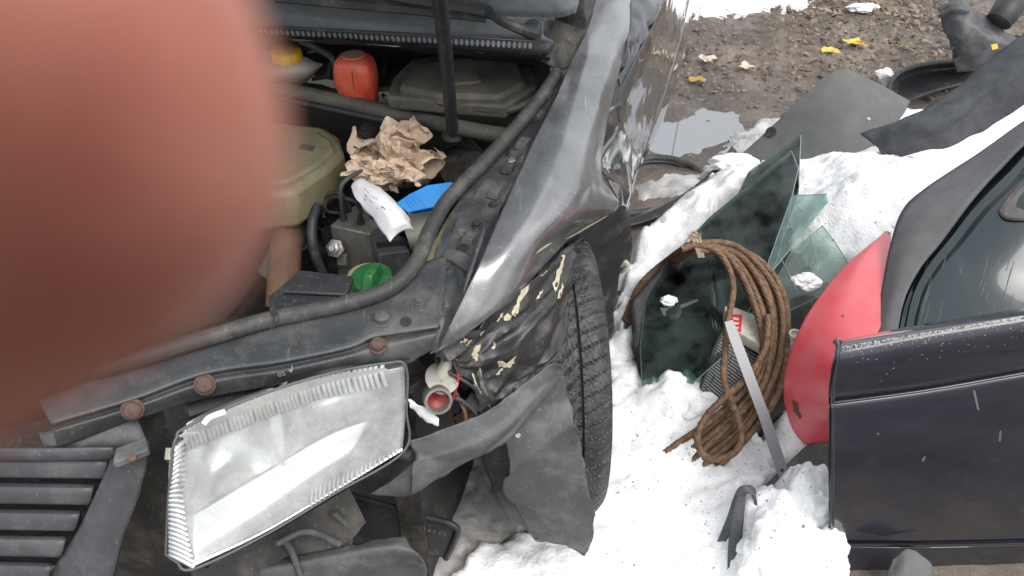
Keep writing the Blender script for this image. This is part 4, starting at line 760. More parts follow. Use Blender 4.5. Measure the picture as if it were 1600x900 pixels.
# orange-red jug
def jug():
    c = U(563, 171, .77); rings = []
    for z, sx, sy, fr in ((0, .036, .03, 0), (.03, .040, .033, .25), (.07, .041, .034, .35), (.10, .044, .036, .18), (.13, .0455, .037, 0), (.17, .044, .036, 0), (.20, .040, .033, 0), (.215, .034, .028, 0), (.222, .026, .02, 0)):
        ring = []
        for q in range(40):
            th = 2 * math.pi * q / 40; cx, sy_ = math.cos(th), math.sin(th)
            x = sx * math.copysign(abs(cx) ** .55, cx); y = sy * math.copysign(abs(sy_) ** .55, sy_)
            if fr and y < 0: y += fr * sy * math.exp(-((abs(x) - sx * .75) / (sx * .3)) ** 2)
            ring.append(c + Matrix.Rotation(-.1, 3, 'Z') @ Vector((x, y, z * .56)))
        rings.append(ring)
    vs = [p for r in rings for p in r]; m = 40
    fs = [(i * m + q, i * m + (q + 1) % m, (i + 1) * m + (q + 1) % m, (i + 1) * m + q) for i in range(len(rings) - 1) for q in range(m)] + [tuple(range(m))[::-1], tuple((len(rings) - 1) * m + q for q in range(m))]
    o = build('plastic_jug', vs, fs, m_redjug); tag(o, 'orange-red plastic jug standing beside the air filter box', 'jug')
    lathe('jug_base_plug', c + UZ * .1247, (0, 0, 1), [(0, 0), (.026, 0), (.024, .002), (0, .002)], m_dull, o)
    build('jug_seam', [c + Vector((-.001, -.0385, .065)), c + Vector((.001, -.0385, .065)), c + Vector((.001, -.037, .105)), c + Vector((-.001, -.037, .105))], [(0, 1, 2, 3)], m_rustpipe, o)
jug()

# ------------------------------------------------------------------ scrap pile on the snow
o = loft('pane_dark_backing', [[(985, 470, .16), (1060, 390, .22), (1150, 320, .28), (1225, 290, .31), (1300, 330, .26)], [(990, 540, .11), (1070, 470, .17), (1160, 420, .22), (1240, 390, .25), (1330, 410, .22)], [(1010, 610, .075), (1080, 560, .11), (1160, 520, .15), (1240, 490, .17), (1320, 500, .16)], [(1060, 660, .06), (1120, 640, .07), (1180, 620, .09), (1240, 610, .10), (1300, 610, .10)]], 26, 40, m_plast, solid=.004, crumple=(.006, 6, 2))  # black sheet added beneath so the panes look dark
tag(o, 'black sheet added on the snow to make the glass panes above it look dark', 'dark backing')
def pane(poly, pl, label, mat=m_pane, th=.004):
    o = plate('glass_pane', poly, pl, th, mat, smooth=False)
    tag(o, label, 'glass pane', 'loose glass panes on the snow')
    pts = [UP(x, y, pl) for x, y in poly]; pts.append(pts[0]); n = pl[1] if pl[1].dot(CAM - pl[0]) < 0 else -pl[1]
    allp = []
    for a, b in zip(pts, pts[1:]): allp += [a + (b - a) * t + n * (th * .5) for t in (0.0, .25, .5, .75)]
    tube('ground_edge', allp + [allp[0]], .0014, m_edge, o, seg=6, n=len(allp) * 3)
    return o
pl_b = plane3((1236, 235, .42), (1000, 600, .10), (1214, 405, .31)); pl_a = plane3((1250, 212, .41), (1060, 560, .10), (1200, 450, .25))
pl_c = plane3((1303, 303, .40), (1235, 390, .335), (1150, 312, .39)); pl_d = plane3((1280, 350, .36), (1338, 430, .31), (1180, 520, .20))
pane([(1251, 211), (1247, 300), (1190, 470), (1110, 560), (1075, 545), (1110, 390), (1170, 268)], pl_a, 'clear greenish glass pane with the tallest upright corner, behind the larger dark pane')
pane([(1236, 235), (1247, 262), (1232, 330), (1214, 405), (1202, 428), (1130, 555), (1070, 610), (1015, 632), (1003, 600), (1000, 540), (1010, 455), (1050, 400), (1110, 338)], pl_b, 'largest dark green glass pane reaching down to the rope coil', m_pane2)
pane([(1238, 305), (1303, 302), (1232, 392), (1196, 436), (1200, 412)], pl_c, 'small glass pane with a square top edge, between the tall pane and the snow heap', m_pane2)
pane([(1285, 352), (1305, 378), (1338, 431), (1325, 440), (1240, 482), (1185, 505), (1200, 460), (1236, 395)], pl_d, 'pale green glass pane with a snow clump lying on it')
pl_e = plane3((1130, 420, .22), (1020, 590, .12), (1150, 560, .16))
for a, b in (((1215, 395), (1247, 465)), ((1262, 355), (1278, 425))): tube('glass_crack', [UP(*a, pl_d), UP((a[0] + b[0]) / 2 + 3, (a[1] + b[1]) / 2, pl_d), UP(*b, pl_d)], .0013, m_edge, [o for o in bpy.data.objects if o.name.startswith('glass_pane')][-1], seg=5)

# snow clumps
def clump(px, py, z, r, label, sq=(1, .8, .6), seed=0):
    bm = bmesh.new(); bmesh.ops.create_icosphere(bm, subdivisions=5, radius=1); c = U(px, py, z); vs = []; s = Vector((seed * 2.3, seed, 1.1 * seed))
    for v in bm.verts:
        k = 1 + .34 * noise.fractal(v.co * 1.3 + s, 1, 2, 2) + .05 * fbm(v.co + s, 5, 3); vs.append(c + Vector((v.co.x * sq[0], v.co.y * sq[1], v.co.z * sq[2])) * (r * k))
    bm.verts.ensure_lookup_table(); fs = [tuple(v.index for v in f.verts) for f in bm.faces]; bm.free()
    o = build('snow_clump', vs, fs, m_snow, angle=180); return tag(o, label, 'snow clump', 'snow clumps on the scrap')
clump(1260, 440, .325, .034, 'round white snow clump lying on the pale green glass pane', seed=1)
clump(1348, 12, .03, .055, 'lone snow clump on the far leaf-covered mud near the top edge', (1.5, .7, .4), 2)
clump(1383, 116, .06, .035, 'small snow clump beside the grey board and black tray', (1, .8, .7), 3)
clump(1045, 470, .20, .022, 'tiny snow clump above the dark pane left of the rope coil', seed=4)
clump(1150, 255, .13, .06, 'dirty flat snow clump behind the tallest glass pane', (1.6, .7, .4), 5)
clump(1225, 860, .14, .085, 'large snow clump in front of the navy panel', (1, .9, .9), 6)
clump(1262, 790, .16, .05, 'snow clump piled against the left end of the navy panel', (.9, .9, .9), 7)
clump(1205, 890, .13, .07, 'lowest snow clump at the bottom edge beside the bent plastic strap', (1, .9, .8), 8)
clump(1290, 860, .12, .06, 'snow clump tucked beside the lower end of the navy panel', (.8, .9, .8), 9)
clump(1095, 640, .11, .05, 'snow clump left of the rope coil eye', (1.2, .9, .7), 10)
clump(1188, 318, .27, .05, 'snow clump seen through the upper part of the dark glass pane', (1.2, .9, .5), 31)
clump(1158, 372, .225, .04, 'smaller snow clump seen dimly through the middle of the dark glass pane', (1.1, .9, .5), 32)
# wire rope coil
rp_ = plane3((1083, 385, .37), (1225, 540, .25), (1100, 725, .12))
rope = empty('wire_rope_coil', U(1110, 700, .1), 'rusty brown steel wire rope coiled and tied, leaning on the glass panes', 'wire rope')
OUT = [(975, 500), (1000, 445), (1040, 408), (1083, 387), (1140, 386), (1190, 412), (1221, 470), (1227, 540), (1212, 610), (1172, 680), (1105, 742)]
INN = [(990, 520), (1015, 460), (1050, 420), (1083, 394), (1122, 398), (1152, 430), (1180, 490), (1186, 545), (1166, 600), (1120, 650), (1045, 702)]
rn = rp_[1] if rp_[1].dot(CAM - rp_[0]) > 0 else -rp_[1]
def strand(poly, lift, jit=0, n=420):
    dl = {len(poly) - 1: -.06, len(poly) - 2: -.015} if jit > 3 else {}
    pts = [UP(x + random.uniform(-jit, jit), y + random.uniform(-jit, jit), rp_) + rn * (lift + random.uniform(-.003, .003) + dl.get(i, 0)) for i, (x, y) in enumerate(poly)]
    if jit > 3:
        nb = pl_b[1] if pl_b[1].dot(CAM - pl_b[0]) > 0 else -pl_b[1]
        for i, dd in ((0, .035), (1, .03), (2, .02)): pts[i] = UP(*poly[i], (pl_b[0] - nb * dd, nb))
    tube('rope_strand', pts, .0074, m_rope, rope, seg=24, n=n, strands=6, lay=.11, angle=60)
for k, t in enumerate((0, .18, .36, .55, .75, 1.0, .1, .46, .9)):
    poly = [(a[0] + (b[0] - a[0]) * t, a[1] + (b[1] - a[1]) * t) for a, b in zip(OUT, INN)]
    strand(poly, (.008 if k < 6 else -.010) + .004 * (k % 2), 4)
strand([(1060, 400), (1083, 392), (1112, 400), (1132, 425), (1140, 462), (1132, 510), (1127, 560), (1126, 600), (1140, 640), (1152, 678), (1148, 705), (1125, 721), (1100, 719), (1086, 700), (1089, 674), (1106, 648), (1136, 620), (1166, 592), (1190, 548), (1194, 500)], .034, 0, 520)
for k in range(3): tube('tie_string', [UP(1075 + k * 6, 376, rp_) + rn * .03, UP(1080 + k * 5, 388, rp_) + rn * .035, UP(1090 + k * 3, 408, rp_) + rn * .02], .004, m_string, rope, seg=6)
pv, pf = crumpled('x', UP(1080, 381, rp_) + rn * .03, .022, (1, .8, .8), 20, 3, m_string); build('tie_knot', pv, pf, m_string, rope, angle=20)

# battery behind the rope
bpl = plane3((1125, 520, .22), (1210, 545, .215), (1150, 690, .075))
bt = plate('battery_case', [(1140, 488), (1236, 538), (1226, 640), (1170, 692), (1090, 612), (1112, 545)], bpl, .09, m_bpl, bevel=.004)
tag(bt, 'black car battery with a printed label standing behind the rope coil', 'battery')
bn = bpl[1] if bpl[1].dot(CAM - bpl[0]) > 0 else -bpl[1]
for k in range(22):
    t = k / 21; x0, y0 = 1128 - t * 34, 520 + t * 88; x1, y1 = x0 + 70 + 12 * t, y0 + 46 + 26 * t
    nseg = random.randint(2, 4); cuts = sorted(random.random() for _ in range(nseg)); c0 = .02
    for c1 in cuts + [1]:
        if c1 - c0 < .06: continue
        a, b, c_, d_ = [UP(x0 + (x1 - x0) * q, y0 + (y1 - y0) * q + w, bpl) + bn * .0015 for q, w in ((c0, 0), (c1 - .03, 0), (c1 - .03, 1.5), (c0, 1.5))]
        build('label_line', [a, b, c_, d_], [(0, 1, 2, 3)], m_print, bt, smooth=False); c0 = c1
tl = plate('battery_top', [(1132, 478), (1150, 480), (1250, 520), (1246, 545), (1190, 540), (1135, 508)], plane3((1132, 478, .25), (1250, 520, .25), (1190, 540, .25)), .03, m_cream, bt, bevel=.003)
plate('warning_mark', [(1140, 490), (1160, 492), (1158, 518), (1142, 515)], plane3((1140, 490, .252), (1160, 492, .252), (1158, 518, .252)), .0015, m_redp, bt)
for k in range(3): plate('warning_mark_symbol', [(1145, 496 + k * 7), (1155, 497 + k * 7), (1154, 500 + k * 7), (1146, 499 + k * 7)], plane3((1140, 490, .2535), (1160, 492, .2535), (1158, 518, .2535)), .001, m_cream, bt)
lathe('battery_terminal', U(1238, 536, .25), (0, -.1, 1), [(0, 0), (.017, 0), (.017, .012), (.013, .014), (.013, .028), (.016, .03), (.016, .034), (.011, .034), (.011, .026), (0, .026)], m_cream, bt)
# flat metal strip
sp_ = plane3((1135, 505, .33), (1155, 505, .33), (1240, 770, .10))
ms = plate('metal_strip', [(1132, 503), (1145, 500), (1153, 518), (1205, 655), (1242, 766), (1226, 772), (1185, 650), (1140, 530)], sp_, .003, m_strip, smooth=False)
tag(ms, 'narrow flat grey metal strip leaning across the rope coil', 'metal strip')
lathe('strip_hole', UP(1222, 735, sp_) - ray(1222, 735) * .001, -ray(1222, 735), [(0, 0), (.004, 0), (.004, .0005), (0, .0005)], m_bay, ms, seg=10)
# red plastic part
rd = loft('red_panel', [[(1378, 366, .47), (1384, 361, .475), (1392, 363, .47)], [(1316, 420, .43), (1346, 415, .455), (1390, 430, .47)], [(1262, 490, .38), (1308, 488, .42), (1375, 512, .45)], [(1232, 560, .31), (1268, 556, .365), (1320, 570, .42)], [(1224, 615, .24), (1252, 615, .285), (1310, 640, .34)], [(1236, 666, .18), (1262, 664, .215), (1310, 670, .26)], [(1256, 695, .15), (1268, 694, .17), (1300, 690, .2)]], 60, 36, m_red, solid=.004)
tag(rd, 'curved bright red plastic body panel between the rope and the navy panel', 'plastic panel')
decal('scuff', ragged([(1238, 622), (1246, 630), (1254, 652), (1248, 654), (1240, 642)], 2, 1.5, 3), rd, m_rustpipe, rd, .0008)
for x, y in ((1316, 492),): decal('chip', [(x, y), (x + 3, y + 1), (x + 2, y + 4), (x - 1, y + 3)], rd, m_rustpipe, rd, .0008)
# scuffed grey plate and bent strap
gp = plane3((1300, 655, .20), (1190, 800, .07), (1300, 800, .10))
o = plate('grey_plate', [(1302, 655), (1330, 640), (1330, 860), (1230, 860), (1180, 835), (1163, 790), (1205, 748)], gp, .004, m_plateg, bevel=.001); tag(o, 'scuffed dark grey plate beneath the red panel and snow clumps', 'plate')
for a, b in (((1240, 745), (1268, 722)), ((1265, 728), (1285, 727)), ((1222, 775), (1240, 760))): tube('scratch', [UP(*a, gp) + gp[1] * 0, UP(*b, gp)], .0018, m_strip, o, seg=5)
o = loft('bent_strap', [[(1117, 855, .07), (1128, 860, .07)], [(1135, 810, .12), (1150, 812, .13)], [(1148, 772, .19), (1162, 778, .19)], [(1160, 760, .215), (1170, 772, .205)], [(1176, 760, .21), (1180, 776, .20)], [(1190, 785, .17), (1186, 800, .16)], [(1207, 822, .12), (1196, 830, .11)]], 50, 5, m_plast2, solid=.006); tag(o, 'grey plastic strap bent into an inverted V in the snow', 'plastic strap')
o = loft('plastic_strip', [[(1152, 765, .20), (1166, 770, .20)], [(1140, 830, .13), (1160, 835, .13)], [(1136, 905, .06), (1152, 908, .06)], [(1136, 960, .02), (1150, 960, .02)]], 30, 5, m_plast2, solid=.006); tag(o, 'upright grey plastic strip running off the bottom edge beside the bent strap', 'plastic strip')

# navy body panel
n0, n1 = U(1295, 903, .0), U(1650, 900, .0); nd = (n1 - n0).normalized(); nn = Vector((nd.y, -nd.x, 0)).normalized(); nn = (nn + UZ * .06).normalized()
NROW = [(530, 505, 478, -.07), (534, 512, 485, -.035), (545, 521, 493, -.012), (562, 540, 512, -.001), (590, 568, 540, .004), (616, 597, 567, .001), (622, 603, 573, -.008), (628, 609, 579, -.009), (634, 615, 586, -.001), (660, 645, 620, .007), (710, 700, 685, .016), (770, 765, 755, .014), (838, 838, 834, 0), (844, 845, 841, -.006), (850, 851, 847, -.006), (857, 858, 854, .001), (905, 910, 905, -.012)]
def nrow(ya, yb, yc, off):
    out = []
    for x, y, e in ((1296, ya + 3, -.02), (1299, ya + 1, -.004), (1308, ya, 0), (1450, yb, 0), (1620, yc, 0), (1900, yc - (yb - yc) * 1.6, 0)):
        x += 12 * max(0, (600 - ya) / 70) if x < 1320 else 0
        out.append(UP(x, y, (n0 + nn * (off + e), nn)))
    return out
nv = loft('navy_panel', [nrow(*r) for r in NROW], 120, 60, m_navy, solid=.006, crumple=(.001, 5, 2), px=False)
tag(nv, 'dark navy glossy car body panel standing in the snow at lower right', 'car panel')
tn = bvh(nv); gv, gf = [], []
for k in range(1300):
    t = random.random() ** .8; x = 1308 + t * 300; y0 = 545 - (x - 1318) * .168 - 4; y = y0 + abs(random.gauss(0, 1)) * (4 if k % 12 else 22) * (1.2 - t * .5); d = ray(x, y).normalized(); h = tn.ray_cast(CAM, d)
    if h[0] is None: continue
    r = random.uniform(.0006, .0016); b = len(gv); a = random.random() * 6
    gv += [h[0] + Vector((math.cos(a + q * 2.1) * r, math.sin(a + q * 2.1) * r, .0003)) for q in range(3)] + [h[0] + Vector((0, -.3 * r, r))]; gf += [(b, b + 1, b + 2), (b, b + 1, b + 3), (b + 1, b + 2, b + 3), (b + 2, b, b + 3)]
tag(build('frost_grit', gv, gf, m_grit, nv, smooth=False), kind='stuff')
for p4 in ([(1520, 610), (1523, 609), (1530, 640), (1527, 641)], [(1562, 672), (1565, 674), (1563, 690), (1560, 688)], [(1440, 718), (1444, 712), (1446, 714), (1442, 722)], [(1370, 676), (1373, 676), (1373, 679), (1370, 679)]): decal('paint_scratch', p4, nv, m_felt, nv, .0006)
o = loft('broken_grey_trim', [[(1395, 875, .10), (1415, 858, .125), (1432, 862, .125)], [(1385, 900, .07), (1415, 885, .11), (1455, 882, .10)], [(1375, 930, .04), (1415, 915, .08), (1460, 910, .07)]], 16, 16, m_felt, solid=.005, crumple=(.004, 30, 2)); tag(o, 'small broken grey trim piece at the bottom edge before the navy panel', 'plastic part')

# dark green tailgate with grey felt edge
F_O = [(1358, 545, .42), (1374, 470, .455), (1390, 385, .50), (1410, 328, .54), (1448, 292, .57), (1530, 238, .635), (1610, 182, .705), (1760, 90, .82)]
F_I = [(1398, 545, .45), (1412, 470, .49), (1436, 420, .525), (1472, 375, .565), (1518, 312, .625), (1562, 262, .675), (1620, 208, .735), (1780, 110, .85)]
G1 = [lerp(a_, b_, .8)[:2] + (lerp(a_, b_, .8)[2] - .012,) for a_, b_ in zip(F_O, F_I)]
G2 = [(1440, 545, .475), (1455, 470, .515), (1480, 425, .55), (1515, 385, .59), (1555, 335, .64), (1600, 290, .69), (1655, 235, .75), (1800, 150, .86)]
G3 = [(1560, 545, .50), (1575, 475, .54), (1595, 435, .57), (1625, 400, .605), (1655, 360, .645), (1690, 320, .69), (1740, 270, .74), (1850, 190, .85)]
G4 = [(1750, 545, .50), (1760, 480, .54), (1780, 440, .57), (1800, 410, .60), (1820, 370, .64), (1840, 330, .68), (1870, 290, .73), (1950, 220, .83)]
tg = loft('tailgate', [G1, [lerp(a, b, .5) for a, b in zip(G1, G2)], G2, G3, G4], 50, 70, m_dgreen, solid=.006, fn=lambda u, v, p: .012 * math.exp(-((u - .30) / .05) ** 2) - .006 * math.exp(-((u - .15) / .04) ** 2))
tag(tg, 'dark green glossy car tailgate with scratches and a window, lying on the heap', 'tailgate')
loft('felt_edge', [F_O, [lerp(a, b, .5)[:2] + (lerp(a, b, .5)[2] + .008,) for a, b in zip(F_O, F_I)], F_I], 10, 70, m_felt, tg, solid=.006)
fe = bpy.data.objects['felt_edge']
for x, y in ((1505, 291), (1466, 335), (1448, 354), (1522, 270)):
    h = bvh(tg).ray_cast(CAM, ray(x + 12, y + 10).normalized()); 
    if h[0] is not None: frustum('trim_clip', h[0], .012, .006, .004, m_pink, tg, rz=.9)
def tw(x, y): h = bvh(tg).ray_cast(CAM, ray(x, y).normalized()); return h[0] + h[1] * (.003 if h[1].dot(ray(x, y)) < 0 else -.003)
wpts = [tw(x, y) for x, y in [(1562, 332), (1580, 308), (1605, 284), (1660, 268), (1690, 300), (1660, 345), (1600, 344), (1572, 342)]]
wc = sum(wpts, Vector()) / 8; build('tailgate_window', wpts + [wc], [(i, (i + 1) % 8, 8) for i in range(8)], m_plateg, tg)
tube('window_seal', wpts + [wpts[0]], .004, m_rubber, tg, n=60, seg=8)
for k in range(26):
    x = random.choice([random.uniform(1425, 1475), random.uniform(1540, 1600), random.uniform(1440, 1590)]); y = random.uniform(390, 490); l = random.uniform(8, 60)
    pts = [(x - (y + l * q - 430) * .28 + w, y + l * q) for q, w in ((0, 0), (.5, .2), (1, 0), (1, 1.0), (.5, 1.5), (0, .8))]; decal('paint_scratch', pts, tg, m_felt, tg, .0006)

# carpet, board, trays and brackets at the back of the heap
o = loft('carpet_mat', [[(1345, 208, .38), (1400, 185, .45), (1450, 165, .50), (1510, 118, .57), (1600, 52, .68), (1750, -40, .8)], [(1360, 222, .39), (1410, 200, .47), (1465, 188, .515), (1520, 150, .575), (1610, 95, .67), (1760, 10, .8)], [(1375, 235, .385), (1420, 220, .44), (1475, 205, .48), (1535, 165, .55), (1620, 115, .65), (1770, 40, .78)], [(1398, 248, .37), (1445, 236, .42), (1475, 228, .44), (1550, 195, .50), (1630, 148, .60), (1790, 70, .75)]], 34, 80, m_carpet, solid=.008, crumple=(.012, 7, 3), edge=(.008, 14))
tag(o, 'charcoal carpet mat draped over the scrap heap at upper right', 'carpet')
o = loft('fibre_board', [[(1290, 118, .37), (1310, 108, .39), (1338, 112, .385), (1422, 158, .30)], [(1240, 165, .28), (1290, 150, .33), (1345, 150, .34), (1412, 178, .28)], [(1190, 212, .16), (1250, 200, .22), (1320, 195, .27), (1392, 205, .26)], [(1140, 256, .06), (1200, 262, .10), (1290, 262, .18), (1370, 240, .22)]], 30, 40, m_board, solid=.006, crumple=(.004, 4, 2))
tag(o, 'large grey fibre board with clipped corners leaning on the heap', 'board')
p, n = on(o, 1357, 186, .002); lathe('board_hole', p, n, [(0, 0), (.007, 0), (.007, .0006), (0, .0006)], m_print, o, seg=14)
p, n = on(o, 1205, 207, .003); lathe('board_eyelet', p, n, [(.008, 0), (.02, 0), (.02, .003), (.008, .003)], m_plast, o, seg=20)
ty = loft('plastic_tray', [[(1392, 140, .12), (1400, 118, .14), (1440, 102, .15), (1500, 96, .15), (1530, 100, .14)], [(1400, 142, .06), (1410, 124, .06), (1445, 112, .06), (1500, 106, .06), (1525, 110, .06)], [(1415, 160, .05), (1440, 150, .05), (1470, 140, .05), (1510, 130, .05), (1530, 128, .05)]], 16, 30, m_plast, solid=.005); tag(ty, 'shallow black plastic tray lying on the mud behind the grey board', 'tray')
tube('tray_rim', [(1388, 146, .11), (1392, 128, .13), (1408, 112, .145), (1445, 100, .15), (1505, 94, .15), (1535, 98, .14)], .010, m_plast, ty, px=True)
br = loft('plastic_duct_housing', [[(1465, 12, .42), (1490, 0, .46), (1515, 2, .45), (1530, 20, .42), (1590, 62, .34)], [(1475, 45, .36), (1500, 40, .40), (1525, 42, .40), (1550, 58, .36), (1592, 84, .3)], [(1485, 75, .26), (1510, 75, .3), (1535, 78, .3), (1555, 85, .28), (1580, 98, .26)], [(1495, 112, .15), (1515, 112, .16), (1530, 108, .18), (1545, 104, .2), (1560, 100, .22)]], 30, 34, m_plast2, solid=.006, crumple=(.012, 14, 3)); tag(br, 'ribbed dark grey plastic housing standing on end behind the carpet', 'plastic part')
for k in range(5): tube('housing_rib', [(1470 + k * 5, 22 + k * 18, .415 - k * .05), (1490 + k * 5, 14 + k * 18, .445 - k * .05), (1515 + k * 4, 18 + k * 17, .445 - k * .05)], .008, m_plast2, br, px=True, seg=6)
o = tube('black_tube', [(1560, 34, .40), (1575, 14, .44), (1595, -18, .48)], [.05, .055, .055], m_plast, px=True, seg=20, n=20); tag(o, 'thick black tube end at the top right corner', 'tube')
plate('green_tag', [(1549, 70), (1558, 68), (1560, 76), (1551, 78)], plane3((1549, 70, .42), (1558, 68, .42), (1551, 78, .40)), .002, m_leafy, br)
# rubber hoop and trim strip by the puddle
hp = [(985 + 0, 262), (1010, 248), (1050, 249), (1085, 262), (1099, 282), (1085, 305), (1050, 322), (1005, 332), (970, 335)]
o = tube('rubber_hoop', [(x, y, .03) for x, y in hp], .014, m_rubber, px=True, n=70); tag(o, 'black rubber hoop lying on the ice beside the puddle', 'rubber hoop')
tube('hoop_lip', [(x, y + 6, .02) for x, y in hp], .008, m_plast, o, px=True, n=70)
o = loft('trim_strip', [[(955, 345, .05), (1000, 336, .06), (1050, 314, .075), (1095, 282, .09), (1120, 258, .105), (1144, 228, .125)], [(955, 356, .05), (1003, 347, .06), (1056, 325, .075), (1103, 290, .09), (1130, 264, .105), (1151, 236, .125)]], 5, 50, m_plast, solid=.012); tag(o, 'curved black trim strip between the rubber hoop and the snow', 'trim strip')

# ------------------------------------------------------------------ leaves, twigs
def leaf(name, px, py, r, mat, label, seed):
    rnd = random.Random(seed); c = U(px, py, .006 + .012); a0 = rnd.random() * 6; n = 14; vs = []
    for q in range(n):
        th = 2 * math.pi * q / n; rr = r * .8 * (.45 + .55 * abs(math.cos(th * 1.5 + .3))) * rnd.uniform(.75, 1.15)
        vs.append(c + Vector((math.cos(th + a0) * rr * 1.25, math.sin(th + a0) * rr, .004 * abs(math.cos(th)) + rnd.uniform(-.006, .012))))
    vs.append(c); o = build(name, vs, [(q, (q + 1) % n, n) for q in range(n)], mat); return tag(o, label, 'leaf', 'larger fallen leaves on the mud')
leaf('fallen_leaf', 1331, 66, .060, m_leafy, 'brightest yellow fallen leaf, the farther of two close together', 1)
leaf('fallen_leaf', 1297, 79, .050, m_leafy, 'yellow fallen leaf, the nearer of two close together', 2)
leaf('fallen_leaf', 1343, 70, .05, m_leafo, 'tan fallen leaf touching the brightest yellow leaf', 3)
leaf('fallen_leaf', 1090, 125, .048, m_leafo, 'orange-brown fallen leaf close beside the car door', 4)
leaf('fallen_leaf', 1165, 104, .055, m_leafp, 'pale dry fallen leaf lying alone in the middle of the mud', 5)
leaf('fallen_leaf', 1105, 92, .05, m_leafp, 'narrow pale fallen leaf nearest the car door', 6)
leaf('fallen_leaf', 1078, 117, .03, m_leafb, 'small dull brown leaf left of the orange-brown leaf', 7)
lv, lf = [], []; rnd = random.Random(3)
for k in range(2200):
    if k % 4: px, py = rnd.uniform(1230, 1620), min(rnd.uniform(-60, 120), rnd.uniform(-40, 130))
    else: px, py = rnd.uniform(1060, 1450), rnd.uniform(-40, 190)
    if py > 150 and px < 1180: continue
    c = U(px, py, .0); c.z = .004 + .014 * rnd.random(); r = rnd.uniform(.007, .024) * (1.0 if k % 4 else .6); a = rnd.random() * 6.3; e = rnd.uniform(.35, .8); tl_ = Matrix.Rotation(rnd.gauss(0, .45), 3, 'X') @ Matrix.Rotation(rnd.gauss(0, .45), 3, 'Y')
    b = len(lv); pts = [(1, 0, 0), (.35, .8, .2), (-.5, .6, .1), (-1, 0, .15), (-.5, -.6, .2), (.4, -.75, 0)]
    for x, y, z in pts: lv.append(c + Matrix.Rotation(a, 3, 'Z') @ (tl_ @ Vector((x * r, y * r * e, z * r))))
    lf.append(tuple(range(b, b + 6)))
tag(build('leaf_litter', lv, lf, m_leafb, smooth=False), 'brown dead leaves littering the mud', None, None, 'stuff')
tv, tf = [], []
for k in range(420):
    px, py = rnd.uniform(1180, 1600), rnd.uniform(-30, 125)
    if k % 5 == 0: px = rnd.uniform(1070, 1300)
    c = U(px, py, .012); a = rnd.random() * 3.2; l = rnd.uniform(.03, .14); d = Vector((math.cos(a), math.sin(a), rnd.uniform(-.1, .25))) * l; s = Vector((-math.sin(a), math.cos(a), 0)) * .0022; b = len(tv)
    tv += [c - s, c + s, c + d + s * .5, c + d - s * .5, c + UZ * .003, c + d + UZ * .002]; tf += [(b, b + 3, b + 5, b + 4), (b + 1, b + 4, b + 5, b + 2), (b, b + 1, b + 2, b + 3)]
tag(build('twig_litter', tv, tf, m_twig, smooth=False), 'dry stalks and twigs among the leaves', None, None, 'stuff')
# dark crumbs of bark, rust and grit on the snow
ts_ = bvh(bpy.data.objects['snow']); dv, df = [], []
for k in range(700):
    px, py = (rnd.uniform(930, 1300), rnd.uniform(560, 895)) if k % 3 else (rnd.uniform(960, 1460), rnd.uniform(190, 600))
    h = ts_.ray_cast(CAM, ray(px, py).normalized())
    if h[0] is None: continue
    r = rnd.choice([.0012, .0016, .002, .003]) * rnd.uniform(.7, 1.3); a = rnd.random() * 6.3; e = rnd.uniform(.3, 1); b = len(dv)
    for x, y, z in ((1, 0, .1), (-.5, .8 * e, .1), (-.6, -.8 * e, .1), (0, 0, .9 * e)): dv.append(h[0] + Matrix.Rotation(a, 3, 'Z') @ Vector((x * r, y * r, z * r)))
    df += [(b, b + 1, b + 3), (b + 1, b + 2, b + 3), (b + 2, b, b + 3), (b, b + 2, b + 1)]
tag(build('snow_grit', dv, df, m_twig, smooth=False), 'dark crumbs of dirt scattered over the snow', None, None, 'stuff')
# clods of mud
cv, cf = [], []
for k in range(900):
    px, py = rnd.uniform(1050, 1500), rnd.uniform(-40, 230); c = U(px, py, .0)
    if (c - PUD).length < .32: continue
    r = rnd.uniform(.006, .02); b = len(cv)
    for x, y, z in ((1, 0, 0), (0, 1, 0), (-1, 0, 0), (0, -1, 0), (.1, .1, .7), (0, 0, -.6)): cv.append(c + Vector((x * r * rnd.uniform(.7, 1.3), y * r * rnd.uniform(.7, 1.3), z * r)))
    cf += [(b, b + 1, b + 4), (b + 1, b + 2, b + 4), (b + 2, b + 3, b + 4), (b + 3, b, b + 4)]
tag(build('mud_clods', cv, cf, m_mud), 'small clods of wet mud', None, None, 'stuff')

# ------------------------------------------------------------------ the photographer's hand with a finger before the lens
RT = Vector((1, 0, 0))
def CS(x, y, z): return CAM + RT * x + UPV * y + FW * z
m_skin = bpy.data.materials.new('skin'); m_skin.use_nodes = True
b = m_skin.node_tree.nodes['Principled BSDF']; b.inputs['Base Color'].default_value = (.43, .145, .10, 1); b.inputs['Roughness'].default_value = .55
b.inputs['Subsurface Weight'].default_value = 1.0; b.inputs['Subsurface Radius'].default_value = (1.0, .3, .18); b.inputs['Subsurface Scale'].default_value = .007
_n = m_skin.node_tree.nodes; _l = m_skin.node_tree.links; _t = _n.new('ShaderNodeTexNoise'); _t.inputs['Scale'].default_value = 140; _t.inputs['Detail'].default_value = 5
_c = _n.new('ShaderNodeTexCoord'); _l.new(_c.outputs['Object'], _t.inputs['Vector']); _r = _n.new('ShaderNodeValToRGB'); _r.color_ramp.elements[0].position = .3; _r.color_ramp.elements[1].position = .7
_r.color_ramp.elements[0].color = (.44, .15, .11, 1); _r.color_ramp.elements[1].color = (.6, .28, .205, 1); _l.new(_t.outputs['Fac'], _r.inputs[0]); _l.new(_r.outputs[0], b.inputs['Base Color'])
